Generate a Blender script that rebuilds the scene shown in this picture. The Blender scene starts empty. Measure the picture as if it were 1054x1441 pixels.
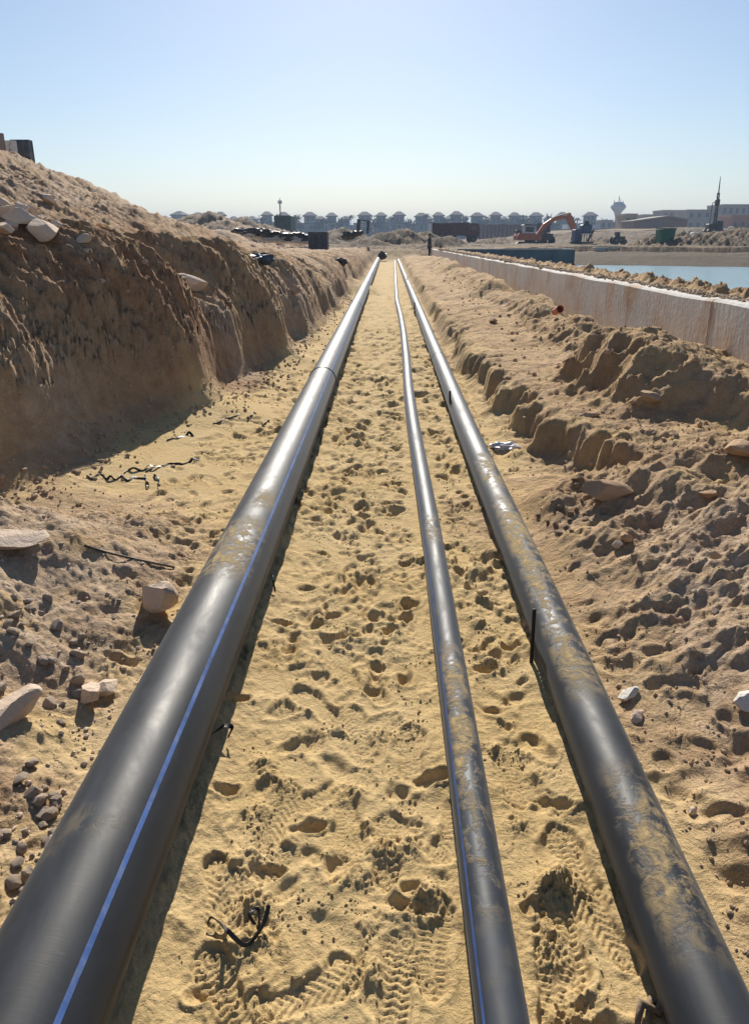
import bpy, bmesh, math, random
import numpy as np
from mathutils import Vector, Matrix, Euler
R = math.radians
random.seed(7); RNG = np.random.default_rng(11)
scene = bpy.context.scene

# ------------------------------------------------------------------ camera, sky, sun, exposure
PITCH, YAW, EYE, FPX = R(20.08), R(1.015), 1.6, 1060.0
cd = bpy.data.cameras.new('camera'); cam = bpy.data.objects.new('camera', cd); scene.collection.objects.link(cam)
cam.location = (0, 0, EYE); cam.rotation_euler = (R(90) - PITCH, 0, YAW)
cd.sensor_fit = 'VERTICAL'; cd.sensor_height = 24; cd.lens = 24 * FPX / 1441
cd.clip_start = 0.05; cd.clip_end = 8000
scene.camera = cam
SUN_EL, SUN_AZ = R(30.5), R(-2)          # azimuth from +Y, negative = to the left
wd = bpy.data.worlds.new("World"); scene.world = wd; wd.use_nodes = True
nt = wd.node_tree; nt.nodes.clear()
sky = nt.nodes.new('ShaderNodeTexSky'); sky.sky_type = 'NISHITA'; sky.sun_disc = False
sky.sun_elevation = SUN_EL; sky.sun_rotation = SUN_AZ; sky.air_density = 1.0; sky.dust_density = 0.35; sky.ozone_density = 2.0
bg = nt.nodes.new('ShaderNodeBackground'); bg.inputs[1].default_value = 0.064
wo = nt.nodes.new('ShaderNodeOutputWorld')
tint = nt.nodes.new('ShaderNodeMix'); tint.data_type = 'RGBA'; tint.blend_type = 'MULTIPLY'; tint.inputs[0].default_value = 1; tint.inputs[7].default_value = (.965, .975, 1.025, 1)
nt.links.new(sky.outputs[0], tint.inputs[6]); nt.links.new(tint.outputs[2], bg.inputs[0]); nt.links.new(bg.outputs[0], wo.inputs[0])
sd = bpy.data.lights.new('sun', 'SUN'); sd.energy = 5.0; sd.angle = R(0.6); sd.color = (1, 0.93, 0.82)
sun = bpy.data.objects.new('sun', sd); scene.collection.objects.link(sun)
sdir = Vector((math.sin(SUN_AZ) * math.cos(SUN_EL), math.cos(SUN_AZ) * math.cos(SUN_EL), math.sin(SUN_EL)))
sun.rotation_euler = sdir.to_track_quat('Z', 'Y').to_euler(); sun.location = (-10, 40, 30)
scene.view_settings.view_transform = 'Standard'; scene.view_settings.look = 'None'
scene.view_settings.exposure = 0.6; scene.view_settings.gamma = 1; scene.view_settings.use_curve_mapping = False
scene.render.engine = 'CYCLES'
scene.cycles.max_bounces = 6; scene.cycles.volume_bounces = 0; scene.cycles.use_denoising = True

# ------------------------------------------------------------------ helpers
def at(px, py, z=0.0):
    """point of the place where the sight line of a photograph pixel meets height z"""
    v = (py - 720.5) / FPX; u = (px - 527.0) / FPX
    d = (EYE - z) / (math.sin(PITCH) + math.cos(PITCH) * v)
    xc, yc = u * d, (math.cos(PITCH) - math.sin(PITCH) * v) * d
    return (xc * math.cos(YAW) - yc * math.sin(YAW), xc * math.sin(YAW) + yc * math.cos(YAW))
def atY(px, py, Y):
    """point at distance Y on a pixel's sight line"""
    v = (py - 720.5) / FPX; u = (px - 527.0) / FPX
    a, b, c = u, math.cos(PITCH) - math.sin(PITCH) * v, -(math.sin(PITCH) + math.cos(PITCH) * v)
    x = a * math.cos(YAW) - b * math.sin(YAW); y = a * math.sin(YAW) + b * math.cos(YAW)
    k = Y / y
    return (x * k, Y, EYE + c * k)
def tag(o, label=None, cat=None, group=None, kind=None):
    if label: o['label'] = label
    if cat: o['category'] = cat
    if group: o['group'] = group
    if kind: o['kind'] = kind
    return o
def link(name, me, mat=None, parent=None, loc=None, rot=None):
    o = bpy.data.objects.new(name, me); scene.collection.objects.link(o)
    if mat is not None and me is not None and not me.materials: me.materials.append(mat)
    if parent: o.parent = parent
    if loc is not None: o.location = loc
    if rot is not None: o.rotation_euler = rot
    return o
def empty(name, loc=(0, 0, 0), rz=0.0):
    return link(name, None, loc=loc, rot=(0, 0, rz))
def copy_tree(o, parent=None):
    c = o.copy(); scene.collection.objects.link(c); c.parent = parent
    for ch in [k for k in bpy.data.objects if k.parent == o and k is not c]: copy_tree(ch, c)
    return c
def np_mesh(name, V, F, smooth=True):
    me = bpy.data.meshes.new(name)
    V = np.asarray(V, dtype=np.float32); F = np.asarray(F, dtype=np.int32)
    n = F.shape[1]
    me.vertices.add(len(V)); me.vertices.foreach_set('co', V.ravel())
    me.loops.add(F.size); me.loops.foreach_set('vertex_index', F.ravel())
    me.polygons.add(len(F)); me.polygons.foreach_set('loop_start', np.arange(0, F.size, n, dtype=np.int32))
    me.polygons.foreach_set('use_smooth', np.full(len(F), smooth)); me.update(calc_edges=True)
    return me
class MB:
    """collects shapes into one mesh"""
    def __init__(s): s.bm = bmesh.new()
    def box(s, c, size, rot=(0, 0, 0), bevel=0.0):
        m = Matrix.Translation(c) @ Euler(rot).to_matrix().to_4x4() @ Matrix.Diagonal((*size, 1))
        g = bmesh.ops.create_cube(s.bm, size=1, matrix=m)
        if bevel:
            es = list({e for v in g['verts'] for e in v.link_edges})
            bmesh.ops.bevel(s.bm, geom=es, offset=bevel, segments=1, affect='EDGES')
        return s
    def bar(s, a, b, r, r2=None, seg=8):
        a, b = Vector(a), Vector(b); d = b - a
        m = Matrix.Translation((a + b) / 2) @ d.to_track_quat('Z', 'Y').to_matrix().to_4x4()
        bmesh.ops.create_cone(s.bm, cap_ends=True, segments=seg, radius1=r, radius2=r if r2 is None else r2, depth=d.length, matrix=m)
        return s
    def prism(s, pts, a, b, axis='y'):
        """extrude a polygon of (u, v) points between a and b along an axis"""
        f = {'y': lambda p, t: (p[0], t, p[1]), 'x': lambda p, t: (t, p[0], p[1]), 'z': lambda p, t: (p[0], p[1], t)}[axis]
        va = [s.bm.verts.new(f(p, a)) for p in pts]; vb = [s.bm.verts.new(f(p, b)) for p in pts]
        n = len(pts)
        s.bm.faces.new(va); s.bm.faces.new(vb[::-1])
        for i in range(n): s.bm.faces.new((va[i], vb[i], vb[(i + 1) % n], va[(i + 1) % n]))
        bmesh.ops.recalc_face_normals(s.bm, faces=s.bm.faces)
        return s
    def lathe(s, prof, c=(0, 0, 0), seg=20):
        rings = []
        for r, z in prof:
            rings.append([s.bm.verts.new((c[0] + r * math.cos(2 * math.pi * k / seg), c[1] + r * math.sin(2 * math.pi * k / seg), c[2] + z)) for k in range(seg)])
        for a, b in zip(rings, rings[1:]):
            for k in range(seg): s.bm.faces.new((a[k], a[(k + 1) % seg], b[(k + 1) % seg], b[k]))
        s.bm.faces.new(rings[0][::-1]); s.bm.faces.new(rings[-1])
        return s
    def tube(s, pts, r, seg=8, closed=False):
        pts = [Vector(p) for p in pts]; rings = []
        n = len(pts)
        for i, p in enumerate(pts):
            t = (pts[min(i + 1, n - 1)] - pts[max(i - 1, 0)]).normalized()
            q = t.to_track_quat('Z', 'Y'); rr = r[i] if isinstance(r, (list, tuple)) else r
            rings.append([s.bm.verts.new(p + q @ Vector((rr * math.cos(2 * math.pi * k / seg), rr * math.sin(2 * math.pi * k / seg), 0))) for k in range(seg)])
        for a, b in zip(rings, rings[1:]):
            for k in range(seg): s.bm.faces.new((a[k], a[(k + 1) % seg], b[(k + 1) % seg], b[k]))
        s.bm.faces.new(rings[0][::-1]); s.bm.faces.new(rings[-1])
        return s
    def mesh(s, name, smooth=False):
        me = bpy.data.meshes.new(name); s.bm.to_mesh(me); s.bm.free()
        if smooth: me.polygons.foreach_set('use_smooth', [True] * len(me.polygons))
        return me
    def build(s, name, mat, parent=None, loc=None, rot=None, smooth=False):
        return link(name, s.mesh(name, smooth), mat, parent, loc, rot)

# ------------------------------------------------------------------ numpy noise
_P = RNG.permutation(4096).astype(np.int32); _G = RNG.uniform(0, 2 * np.pi, 4096)
_GX, _GY = np.cos(_G).astype(np.float32), np.sin(_G).astype(np.float32)
def pn(x, y, s=0):
    x = np.asarray(x, dtype=np.float32); y = np.asarray(y, dtype=np.float32)
    xi = np.floor(x); yi = np.floor(y); fx = x - xi; fy = y - yi
    xi = xi.astype(np.int32); yi = yi.astype(np.int32)
    def g(ix, iy, dx, dy):
        h = _P[(_P[(ix + s * 57) & 4095] + iy) & 4095]
        return _GX[h] * dx + _GY[h] * dy
    u = fx * fx * fx * (fx * (fx * 6 - 15) + 10); v = fy * fy * fy * (fy * (fy * 6 - 15) + 10)
    a = g(xi, yi, fx, fy); b = g(xi + 1, yi, fx - 1, fy); c = g(xi, yi + 1, fx, fy - 1); d = g(xi + 1, yi + 1, fx - 1, fy - 1)
    return ((a + (b - a) * u) * (1 - v) + (c + (d - c) * u) * v) * 1.5
def fbm(x, y, f, o=4, s=0, gain=.5, ridge=False):
    t = 0.0; a = 1.0
    for k in range(o):
        n = pn(x * f + 13.1 * k, y * f - 7.7 * k, s + k)
        t = t + a * ((1 - 2 * np.abs(n)) if ridge else n)
        f *= 2.03; a *= gain
    return t
def S(a, b, x):
    t = np.clip((x - a) / (b - a), 0, 1); return t * t * (3 - 2 * t)
def I(x, *kv):
    return np.interp(x, kv[0::2], kv[1::2])

# ------------------------------------------------------------------ the lie of the land
XW, TW = 2.9, 0.28                                  # concrete wall: trench-side face, thickness
def wall_top(Y): return I(Y, 0, 1.10, 6.5, 1.07, 56, .80)
def x_bank(Y):
    return I(Y, 0, -3.1, 3, -2.95, 4.0, -2.65, 4.4, -2.42, 5.1, -2.2, 5.7, -2.2, 6.3, -2.05, 6.9, -1.78, 7.6, -1.66, 8.4, -1.56, 10.6, -1.48, 14.2, -1.3, 22, -1.14, 50, -1.05, 56, -1.1)
def x_bench(Y):
    return I(Y, 0, 1.95, 2.5, 1.8, 3.6, 1.62, 4.4, 1.45, 5.0, 1.36, 5.45, 1.22, 6.0, 1.12, 6.9, 1.2, 7.5, 1.08, 12, 1.0, 20, .95, 56, .92)
HEAPS = [  # px, py of the peak, distance, slope, noise  (spoil heaps on the plateau either side)
    (296, 299, 62, .52, .22), (257, 318, 55, .5, .2), (340, 308, 70, .40, .25), (318, 310, 58, .4, .25), (275, 303, 66, .4, .25), (370, 318, 78, .35, .3), (345, 322, 52, .35, .25), (306, 322, 38, .42, .1), (331, 336, 30, .38, .06), (285, 338, 30, .45, .08), (372, 343, 24, .42, .06),
    (480, 320, 80, .42, .15), (452, 330, 70, .35, .1), (520, 333, 62, .4, .1), (566, 322, 72, .42, .2), (545, 326, 70, .45, .2), (596, 326, 76, .42, .2), (620, 332, 64, .55, .12), (632, 331, 70, .5, .12),
    (1000, 327, 88, .24, .25), (1040, 322, 84, .26, .25), (965, 329, 80, .30, .35), (925, 337, 74, .34, .4), (985, 334, 72, .3, .4), (1054, 325, 95, .4, .2), (905, 343, 90, .4, .2), (880, 330, 150, .25, .2),
    (842, 333, 130, .3, .2), (700, 336, 125, .2, .3), (790, 331, 140, .16, .3), (850, 337, 105, .25, .3), (690, 340, 95, .2, .3), (1020, 334, 72, .35, .25), (960, 338, 70, .3, .3), (1100, 318, 80, .4, .2)]
HEAPP = [(*atY(a, b, c), d, e) for a, b, c, d, e in HEAPS]
def land(X, Y):
    X = X.astype(np.float32); Y = Y.astype(np.float32)
    # trench floor
    wx = X + .05 * fbm(X, Y, 2.2, 2, 3); wy = Y + .05 * fbm(X, Y, 2.2, 2, 9)
    fl = .014 * fbm(wx, wy, 1.1, 3, 1) + .010 * fbm(wx, wy * .9, 3.6, 3, 21, .5, True) - .02
    churn = S(-.25, .35, fbm(X, Y, 1.4, 2, 31)) * (.45 + .55 * S(1.8, 3.5, Y))
    fl += (.0015 + (.006 + .004 * S(2, 4, Y)) * churn) * fbm(X, Y, 13, 3, 41, .55, True) + .0015 * fbm(X, Y, 70, 2, 51)
    fl += .02 * S(1.2, 2.6, -X) * 1 
    fl += .009 * fbm(X + .2 * Y, Y, 2.3, 3, 63) + .005 * fbm(X * .7, Y, 6, 2, 64)
    far = S(3.5, 9, Y)
    fl += far * (.026 * fbm(X, Y * .8, 2.6, 2, 61, .6, True))
    dn = fbm(X * 1.1, Y * .62, 3.4, 3, 65, .6); fl += S(3.5, 8, Y) * -.055 * S(.15, .55, dn)
    dn2 = fbm(X * 1.0 + .3 * Y, Y * .75, 6.2, 3, 67, .55); fl += S(1.6, 3.6, Y) * (1 - .3 * S(8, 14, Y)) * (-.027 * S(.16, .54, dn2) * (.35 + .65 * churn) + .006 * S(.1, .5, -dn2))
    # sand drifted against the pipes
    for px_, r_, a_ in ((-.682, .19, .055), (.245, .1, .022), (.66, .14, .03)):
        fl += a_ * np.exp(-((X - px_) / r_) ** 2)
    # near-left rubble slope
    nl = S(.86, 2.2, -X) * .50 * (1 - S(3.0, 4.5, Y - .35 * fbm(X, Y, .9, 2, 71))) * (1 + .35 * fbm(X, Y, 1.3, 3, 75))
    rough = S(.92, 1.25, -X) * (1 - S(3.2, 4.4, Y))
    nl += rough * (.022 * fbm(wx, wy, 2.6, 4, 77, .5, True) + .006 * fbm(X, Y, 17, 3, 79, .6))
    h = fl + np.maximum(nl, 0)
    # left bank
    sc = .22 * fbm(Y, X * .25, .55, 3, 81) * I(Y, 0, .6, 6, .7, 9, 1, 20, .8)
    flute = .11 * fbm(Y, X * .22, 1.9, 3, 91, .55, True) + .035 * fbm(Y + X * .3, X * .4, 7, 3, 95, .6, True)
    d = x_bank(Y) - X
    d = d + sc + flute * S(0, .5, d)
    gully = np.exp(-((Y - 8.55 + .35 * (d - .6)) / .7) ** 2) * .75 * S(.0, 1.15, d) + np.exp(-((Y - 12.6) / .7) ** 2) * .3 * S(.0, .9, d) + np.exp(-((Y - 17.5) / 1.2) ** 2) * .35 * S(.0, .9, d)
    dd = d - gully
    hb = I(Y, 0, 1.4, 4, 1.55, 6, 1.62, 8, 1.6, 10.5, 1.42, 14, 1.2, 20, 1.08, 30, .98, 50, .85, 56, .7) / 1.5
    steep = I(Y, 0, 1.7, 5, 1.95, 6.4, 1.75, 7.6, 1.25, 9, 1.05, 14, 1.3, 30, 1.5)
    e = dd / steep
    pr = I(e, -.62, 0, -.3, .045, -.08, .13, 0, .26, .1, .62, .28, 1.0, .5, 1.3, .72, 1.46, .95, 1.52, 1.6, 1.58, 2.4, 1.62, 60, 1.62) * hb
    face = S(.0, .12, e) * (1 - S(.75, 1.1, e))
    wv = X * .4 + pr * 1.2
    pr = pr + face * (.012 * fbm(Y, wv, 24, 2, 105, .6) + .045 * fbm(Y, wv * 1.1, 9, 3, 103, .6, True) + .06 * fbm(Y, wv * .6, 2.9, 4, 101, .5, True) + .05 * fbm(Y, wv, 1.3, 2, 107)) + S(.5, 1.1, e) * (.07 * fbm(X, Y, 1.5, 4, 111) + .02 * fbm(X, Y, 9, 3, 115, .6, True))
    # higher heap to the left
    rz = I(Y, 0, 5.0, 14, 4.6, 20, 4.25, 23, 4.0, 25.5, 3.0, 28, 2.1, 31, 1.4, 40, 1.1, 50, 1.1, 70, 1.1) - 1.55
    hx = np.clip((-X - 3.3 + .5 * fbm(X, Y, .35, 2, 121)) / 6.9, 0, 1)
    heap = np.maximum(rz, -.3) * (hx ** 1.12) * (1 + .0 * X)
    hm = S(0, .25, hx)
    heap = heap + hm * (.16 * fbm(X, Y, .22, 2, 123) + .13 * fbm(X, Y, .45, 3, 125, .5, True) * S(6, 14, Y) * (1 - .6 * S(16, 22, Y)) + .055 * fbm(X, Y, 2.0, 4, 129, .6, True) - .08)
    left = pr + heap
    h = np.maximum(h, left * S(-.62, -.3, e))
    # right side: bench, ridge along the wall
    db = X - x_bench(Y) + .20 * fbm(Y, X * .5, .8, 3, 131, .6) + .10 * fbm(Y, X, 2.2, 4, 135, .6)
    sharp = I(Y, 0, .0, 3.4, .0, 4.4, .85, 5.4, 1, 60, .9)
    soft = I(db, -1.1, 0, -.7, .06, -.3, .16, 0, .25, .4, .36, 1, .46, 3, .6, 60, .5)
    hard = I(db, -.5, 0, -.2, .03, -.03, .07, .05, .25, .12, .30, .3, .32, 1, .34, 60, .34)
    sharp = sharp * S(-.25, .3, fbm(Y, Y * 0 + 3, .5, 2, 137) + .9 * np.exp(-((Y - 6.1) / .9) ** 2))
    bench = soft * (1 - sharp) + hard * sharp
    bench = bench + np.exp(-((db - .02) / .28) ** 2) * .045 * fbm(X, Y, 3.1, 3, 139, .55)
    bm_ = S(-.95, -.35, db) * (1 - sharp) + S(-.5, 0, db) * sharp
    bench = bench + bm_ * (.012 * fbm(X, Y, 3, 4, 141, .55, True) + .03 * fbm(X, Y, .9, 2, 143) + .006 * fbm(X, Y, 22, 2, 147))
    # wind-blown / washed ripples and lumps on the near right slope
    nr = bm_ * (1 - S(4.2, 5.5, Y))
    bench = bench + nr * (.008 * fbm(X, Y, 5.5, 4, 155, .6, True) + .045 * fbm(X * .6 + Y * .5, Y * 1.3 - X * .8, 2.1, 4, 151, .5, True) - .01)
    xr = I(Y, 0, 3.1, 5.0, 2.85, 5.6, 2.2, 7.2, 2.12, 8.2, 2.38, 14, 2.4, 50, 2.35) + .10 * fbm(Y, Y * 0, .6, 3, 161)
    zr = I(Y, 0, .45, 4.4, .5, 5.2, .62, 5.8, .78, 6.6, .84, 7.3, .70, 8.3, .50, 10, .52, 14, .48, 25, .52, 38, .5, 46, .33, 54, .2)
    zr = zr + .07 * fbm(Y, X * .5, .9, 3, 165)
    e2 = X - xr + I(Y, 5, .08, 6.5, .17, 8, .12, 60, .12) * fbm(Y, X, 1.5, 3, 171, .6, True) - .06 + .022 * fbm(Y, X, 6, 2, 173, .6, True)
    rp = I(e2, -.75, 0, -.5, .06, -.35, .18, -.2, .62, 0, .95, .15, 1.0, .5, .80, .85, .60, 60, .58)
    ridge = .33 + (zr - .33) * rp + S(-.4, 0, e2) * (.022 * fbm(X, Y, 3.3, 3, 175, .55, True) - .008 + .006 * fbm(X, Y, 14, 2, 177, .6, True))
    ridge = ridge * I(Y, 0, 1, 3, 1, 60, 1)
    rgt = np.where(S(-.75, -.5, e2) > 0, np.maximum(bench, bench + (ridge - .33) * S(-.75, -.4, e2)), bench)
    rgt = np.where(X > XW - .35, rgt + (.38 - rgt) * S(XW - .45, XW, X) * S(7.5, 9, Y) * .85, rgt)
    # where the person stands the foot of the wall is dug clear
    rgt = rgt + (.12 - rgt) * np.exp(-((X - 2.7) / .5) ** 2 - ((Y - 55.2) / 3.5) ** 2)
    h = np.where(X > .2, np.maximum(h, rgt * S(.78, .98, X)), h)
    # behind the wall: backfill berm, basin
    k = X - (XW + TW)
    bt = wall_top(Y)
    berm = bt - .03 + I(k, -.1, 0, .1, .0, .2, .01, .35, .015, .5, -.08, .9, -.4) * 1.0 + .085 * S(.08, .3, k) * (fbm(X, Y, 3.4, 4, 181, .6) + .35) + .03 * S(.1, .4, k) * fbm(X, Y, 9, 3, 185, .6, True)
    berm = np.where(k > .9, np.maximum(berm - (k - .9) * .9, -.9), berm)
    beh = X > XW + TW * .5
    h = np.where(beh, berm, h)
    # basin limits and the land beyond it
    shore = I(X, -50, 55.3, 12.6, 55.3, 12.9, 57, 18, 55, 26, 51.5, 60, 48)
    inside_w = (X < 12.6)
    rise = np.where(inside_w, I(Y - shore, -.2, 0, 0, 1, 500, 1), I(Y - shore + .35 * fbm(X, Y * .3, .5, 4, 197), -3.4, 0, -1.6, .38, 0, .5, 3, .70, 7, .78, 18, .95, 60, 1.0))
    landz = .8 + .10 * fbm(X, Y, .25, 4, 191) + S(60, 100, Y) * .22 * (fbm(X, Y, .09, 4, 193, .6) - .5) + .03 * fbm(X, Y, 1.2, 3, 195, .6, True)
    far_z = np.where(X > 3.6, -.9 + (landz + .9) * rise, landz)
    h = np.where(beh & (Y > 45) & (X > XW + TW + 1.0), np.maximum(far_z, berm), h)
    # trench end
    endm = S(55.5, 60, Y)
    plateau = .85 + .22 * fbm(X, Y, .3, 4, 201) + .07 * fbm(X, Y, 1.3, 3, 205, .6, True)
    h = np.where((X < XW + TW * .5), h + (np.maximum(plateau, h) - h) * endm, h)
    h = np.where((X >= XW + TW * .5) & (Y > shore + 9), np.maximum(h, landz), h)
    # earth dumped across the far end of the trench
    h = np.where(np.abs(X) < 4, np.maximum(h, 0.75 * np.exp(-((Y - 57.5 - .5 * pn(X, X * 0, 3)) / 2.2) ** 2) * (1 - S(2.2, 2.7, X))), h)
    # embankments far to the right
    h = h + S(120, 150, Y) * S(10, 40, X) * (2.0 + .6 * fbm(X, Y, .05, 3, 211)) * (1 - S(300, 420, Y))
    for hx_, hy_, hz_, sl, nz in HEAPP:
        rr = np.sqrt((X - hx_) ** 2 + (Y - hy_) ** 2 + .25)
        m = (rr < 14)
        if not m.any(): continue
        hh = hz_ + .2 * sl - sl * rr[m] * (1 + nz * fbm(X[m], Y[m], .5, 2, 221)) + nz * .8 * fbm(X[m], Y[m], 1.1, 4, 225, .55, True)
        h[m] = np.maximum(h[m], hh)
    return h

# rows grow with distance, columns fan out
rows = [0.62]
while rows[-1] < 150:
    y = rows[-1]; rows.append(y + max(.0034, (.0036 if y < 14 else .0065) * (y + .12)))
YR = np.array(rows)
u_d = np.linspace(-.565, .565, 760)
u_l = -.565 - np.cumsum(np.linspace(.004, .06, 34)); u_r = .565 + np.cumsum(np.linspace(.004, .06, 34))
U = np.concatenate([u_l[::-1], u_d, u_r])
Xg = (U[None, :] * (YR[:, None] + .85)); Yg = np.repeat(YR[:, None], len(U), 1)
Zg = np.empty_like(Xg, dtype=np.float32)
for i in range(0, len(YR), 128):
    Zg[i:i + 128] = land(Xg[i:i + 128].ravel(), Yg[i:i + 128].ravel()).reshape(-1, len(U))

def patch(cx, cy, r):
    a, b = np.searchsorted(YR, cy - r), np.searchsorted(YR, cy + r)
    if a >= b: return None
    ul, uh = (cx - r) / ((YR[a] + .85) if cx - r < 0 else (YR[b - 1] + .85)), (cx + r) / ((YR[b - 1] + .85) if cx + r < 0 else (YR[a] + .85))
    c, d = np.searchsorted(U, min(ul, uh)), np.searchsorted(U, max(ul, uh))
    if c >= d: return None
    return slice(a, b), slice(c, d)
def print_boot(cx, cy, ang, depth=.02, tread=.004, L=.30, kind=0, clear=1.0):
    sl = patch(cx, cy, L * .75)
    if sl is None: return
    x = Xg[sl] - cx; y = Yg[sl] - cy
    a = (x * math.sin(ang) + y * math.cos(ang)); b = (x * math.cos(ang) - y * math.sin(ang))
    wob = .004 * fbm(Xg[sl], Yg[sl], 25, 2, 7)
    w = np.interp(a / L, [-.5, -.44, -.32, -.12, .0, .18, .34, .44, .5], [.005, .028, .038, .034, .036, .05, .048, .032, .005]) + wob
    e = w - np.abs(b + .008 * np.sin(a / L * 3))
    e = np.minimum(e, L / 2 - np.abs(a) + wob)
    ins = S(-.004, .007, e)
    rim = np.exp(-((e + .014) / .010) ** 2)
    if kind == 0: pat = np.sin((a + .55 * np.abs(np.mod(b + .02, .034) - .017)) * 2 * np.pi / .019)
    elif kind == 1: pat = np.sin((a + 1.0 * np.abs(b)) * 2 * np.pi / .024)
    else: pat = np.sin(a * 2 * np.pi / .016) * (np.abs(b) > .008)
    ringr = np.hypot(a - .11 * L / .3, b); pat = np.where(ringr < .026, np.cos(ringr * 2 * np.pi / .015), pat)
    ringr = np.hypot(a + .10 * L / .3, b); pat = np.where(ringr < .022, np.cos(ringr * 2 * np.pi / .014), pat)
    z = Zg[sl]; m = ins * clear
    base = float(np.mean(z[ins > .5])) if (ins > .5).any() else 0
    tilt = a * .04
    new = base - depth + tilt + pat * tread * S(.0, .012, e)
    Zg[sl] = z * (1 - m) + new * m + rim * depth * .38 * (1 + 1.2 * pn(Xg[sl] * 14, Yg[sl] * 14, 5))
def pit(cx, cy, r, depth, ang=0, asp=1.7):
    sl = patch(cx, cy, r * asp * 2)
    if sl is None: return
    x = Xg[sl] - cx; y = Yg[sl] - cy
    a = (x * math.sin(ang) + y * math.cos(ang)) / (r * asp); b = (x * math.cos(ang) - y * math.sin(ang)) / r
    q = np.hypot(a, b) * (1 + .6 * pn(Xg[sl] * 6 / (r * 14), Yg[sl] * 6 / (r * 14), int(cx * 97) & 63))
    Zg[sl] += -depth * (1 - S(.45, 1.02, q)) + depth * .26 * np.exp(-((q - 1.2) / .22) ** 2) * (.6 + .9 * S(-1.2, 1.0, -a))
def ridge_clod(cx, cy, r, hgt):
    sl = patch(cx, cy, r * 2)
    if sl is None: return
    q = np.hypot(Xg[sl] - cx, Yg[sl] - cy) / r
    n = fbm(Xg[sl], Yg[sl], 40, 3, 17, .6, True)
    Zg[sl] += hgt * np.exp(-(q * 1.2) ** 2) * (.5 + .6 * n)

def lane():  # a random spot on the walked sand, between pipes or left of the big pipe
    t = random.random()
    if t < .55: return random.uniform(-.42, .12)
    if t < .78: return random.uniform(.36, .52)
    if t < .97: return random.uniform(-1.5, -.95)
    return random.uniform(.9, 1.1)
for i in range(1500):
    y = 1.0 * math.exp(random.uniform(0, math.log(26))); x = lane()
    if y < 2.6 and random.random() < .72: continue
    pit(x, y, random.uniform(.018, .045) * (1 + .5 * (y > 6)), random.uniform(.007, .022) * (1.25 if y > 4 else .8), random.gauss(0, .6), random.uniform(1.1, 2.6))
for i in range(120):
    y = 1.3 * math.exp(random.uniform(0, math.log(4.2))); x = .9 + abs(random.gauss(0, .55))
    pit(x, y, random.uniform(.025, .06), random.uniform(.008, .022), random.gauss(0, .9), random.uniform(1.1, 2.2))
for i in range(26):
    y = 1.0 * math.exp(random.uniform(0, math.log(9))); x = lane()
    print_boot(x, y, random.gauss(0, .45) + (math.pi if random.random() < .5 else 0), random.uniform(.006, .013), .0024, .29, random.randrange(3), random.uniform(.6, 1))
for px, py, ang, dp, kd in [(392, 1150, .25, .012, 1), (578, 1060, .1, .012, 0), (500, 1025, -.2, .015, 1), (484, 940, -.25, .012, 1), (640, 1170, .5, .013, 1), (545, 1195, .1, .012, 0), (720, 1095, .05, .012, 0),
                            (808, 1215, -.12, .018, 0), (795, 1318, .04, .022, 0), (845, 1300, -.3, .014, 1), (310, 1260, 2.9, .010, 1), (318, 1400, -.5, .012, 0), (360, 1238, .7, .01, 2), (780, 1385, .3, .012, 2), (430, 1400, 1.2, .012, 1), (940 - 380, 1385, .2, .012, 0), (610, 1330, .15, .012, 2)]:
    x, y = at(px, py); print_boot(x, y, ang, dp * .8, .0034, .29, kd, .85)
for px, py, r, dp in [(398, 880, .05, .045), (330, 990, .05, .04), (440, 1165, .042, .045), (605, 1098, .06, .045), (490, 895, .05, .035), (575, 1275, .07, .05), (680, 942, .05, .04), (318, 1115, .05, .035), (655, 700, .05, .04), (375, 1225, .05, .03),
                      (560, 1118, .05, .03), (512, 1165, .02, .025), (695, 1000, .06, .04), (640, 905, .05, .04), (735, 960, .035, .03), (250, 745, .06, .05), (225, 765, .05, .04), (320, 693, .07, .04), (170, 935, .07, .05)]:
    x, y = at(px, py); pit(x, y, r * .62, dp * .48, random.uniform(-1.9, -1.2), random.uniform(1.2, 1.9))
for i in range(150):
    y = .95 * math.exp(random.uniform(0, math.log(6))); ridge_clod(lane(), y, random.uniform(.03, .07), random.uniform(.006, .014))

def gz(x, y):
    """height of the finished ground"""
    i = int(np.clip(np.searchsorted(YR, y) - 1, 0, len(YR) - 2)); u = x / (y + .85)
    j = int(np.clip(np.searchsorted(U, u) - 1, 0, len(U) - 2))
    return float(Zg[i:i + 2, j:j + 2].mean())
def on_sight(px, py, y0=.7, y1=140):
    """first ground point on the sight line of a pixel"""
    prev = None
    y = y0
    while y < y1:
        x, yy, z = atY(px, py, y)
        if z <= gz(x, y): return (x, y, gz(x, y))
        y *= 1.004
    return (x, y, gz(x, y))

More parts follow.
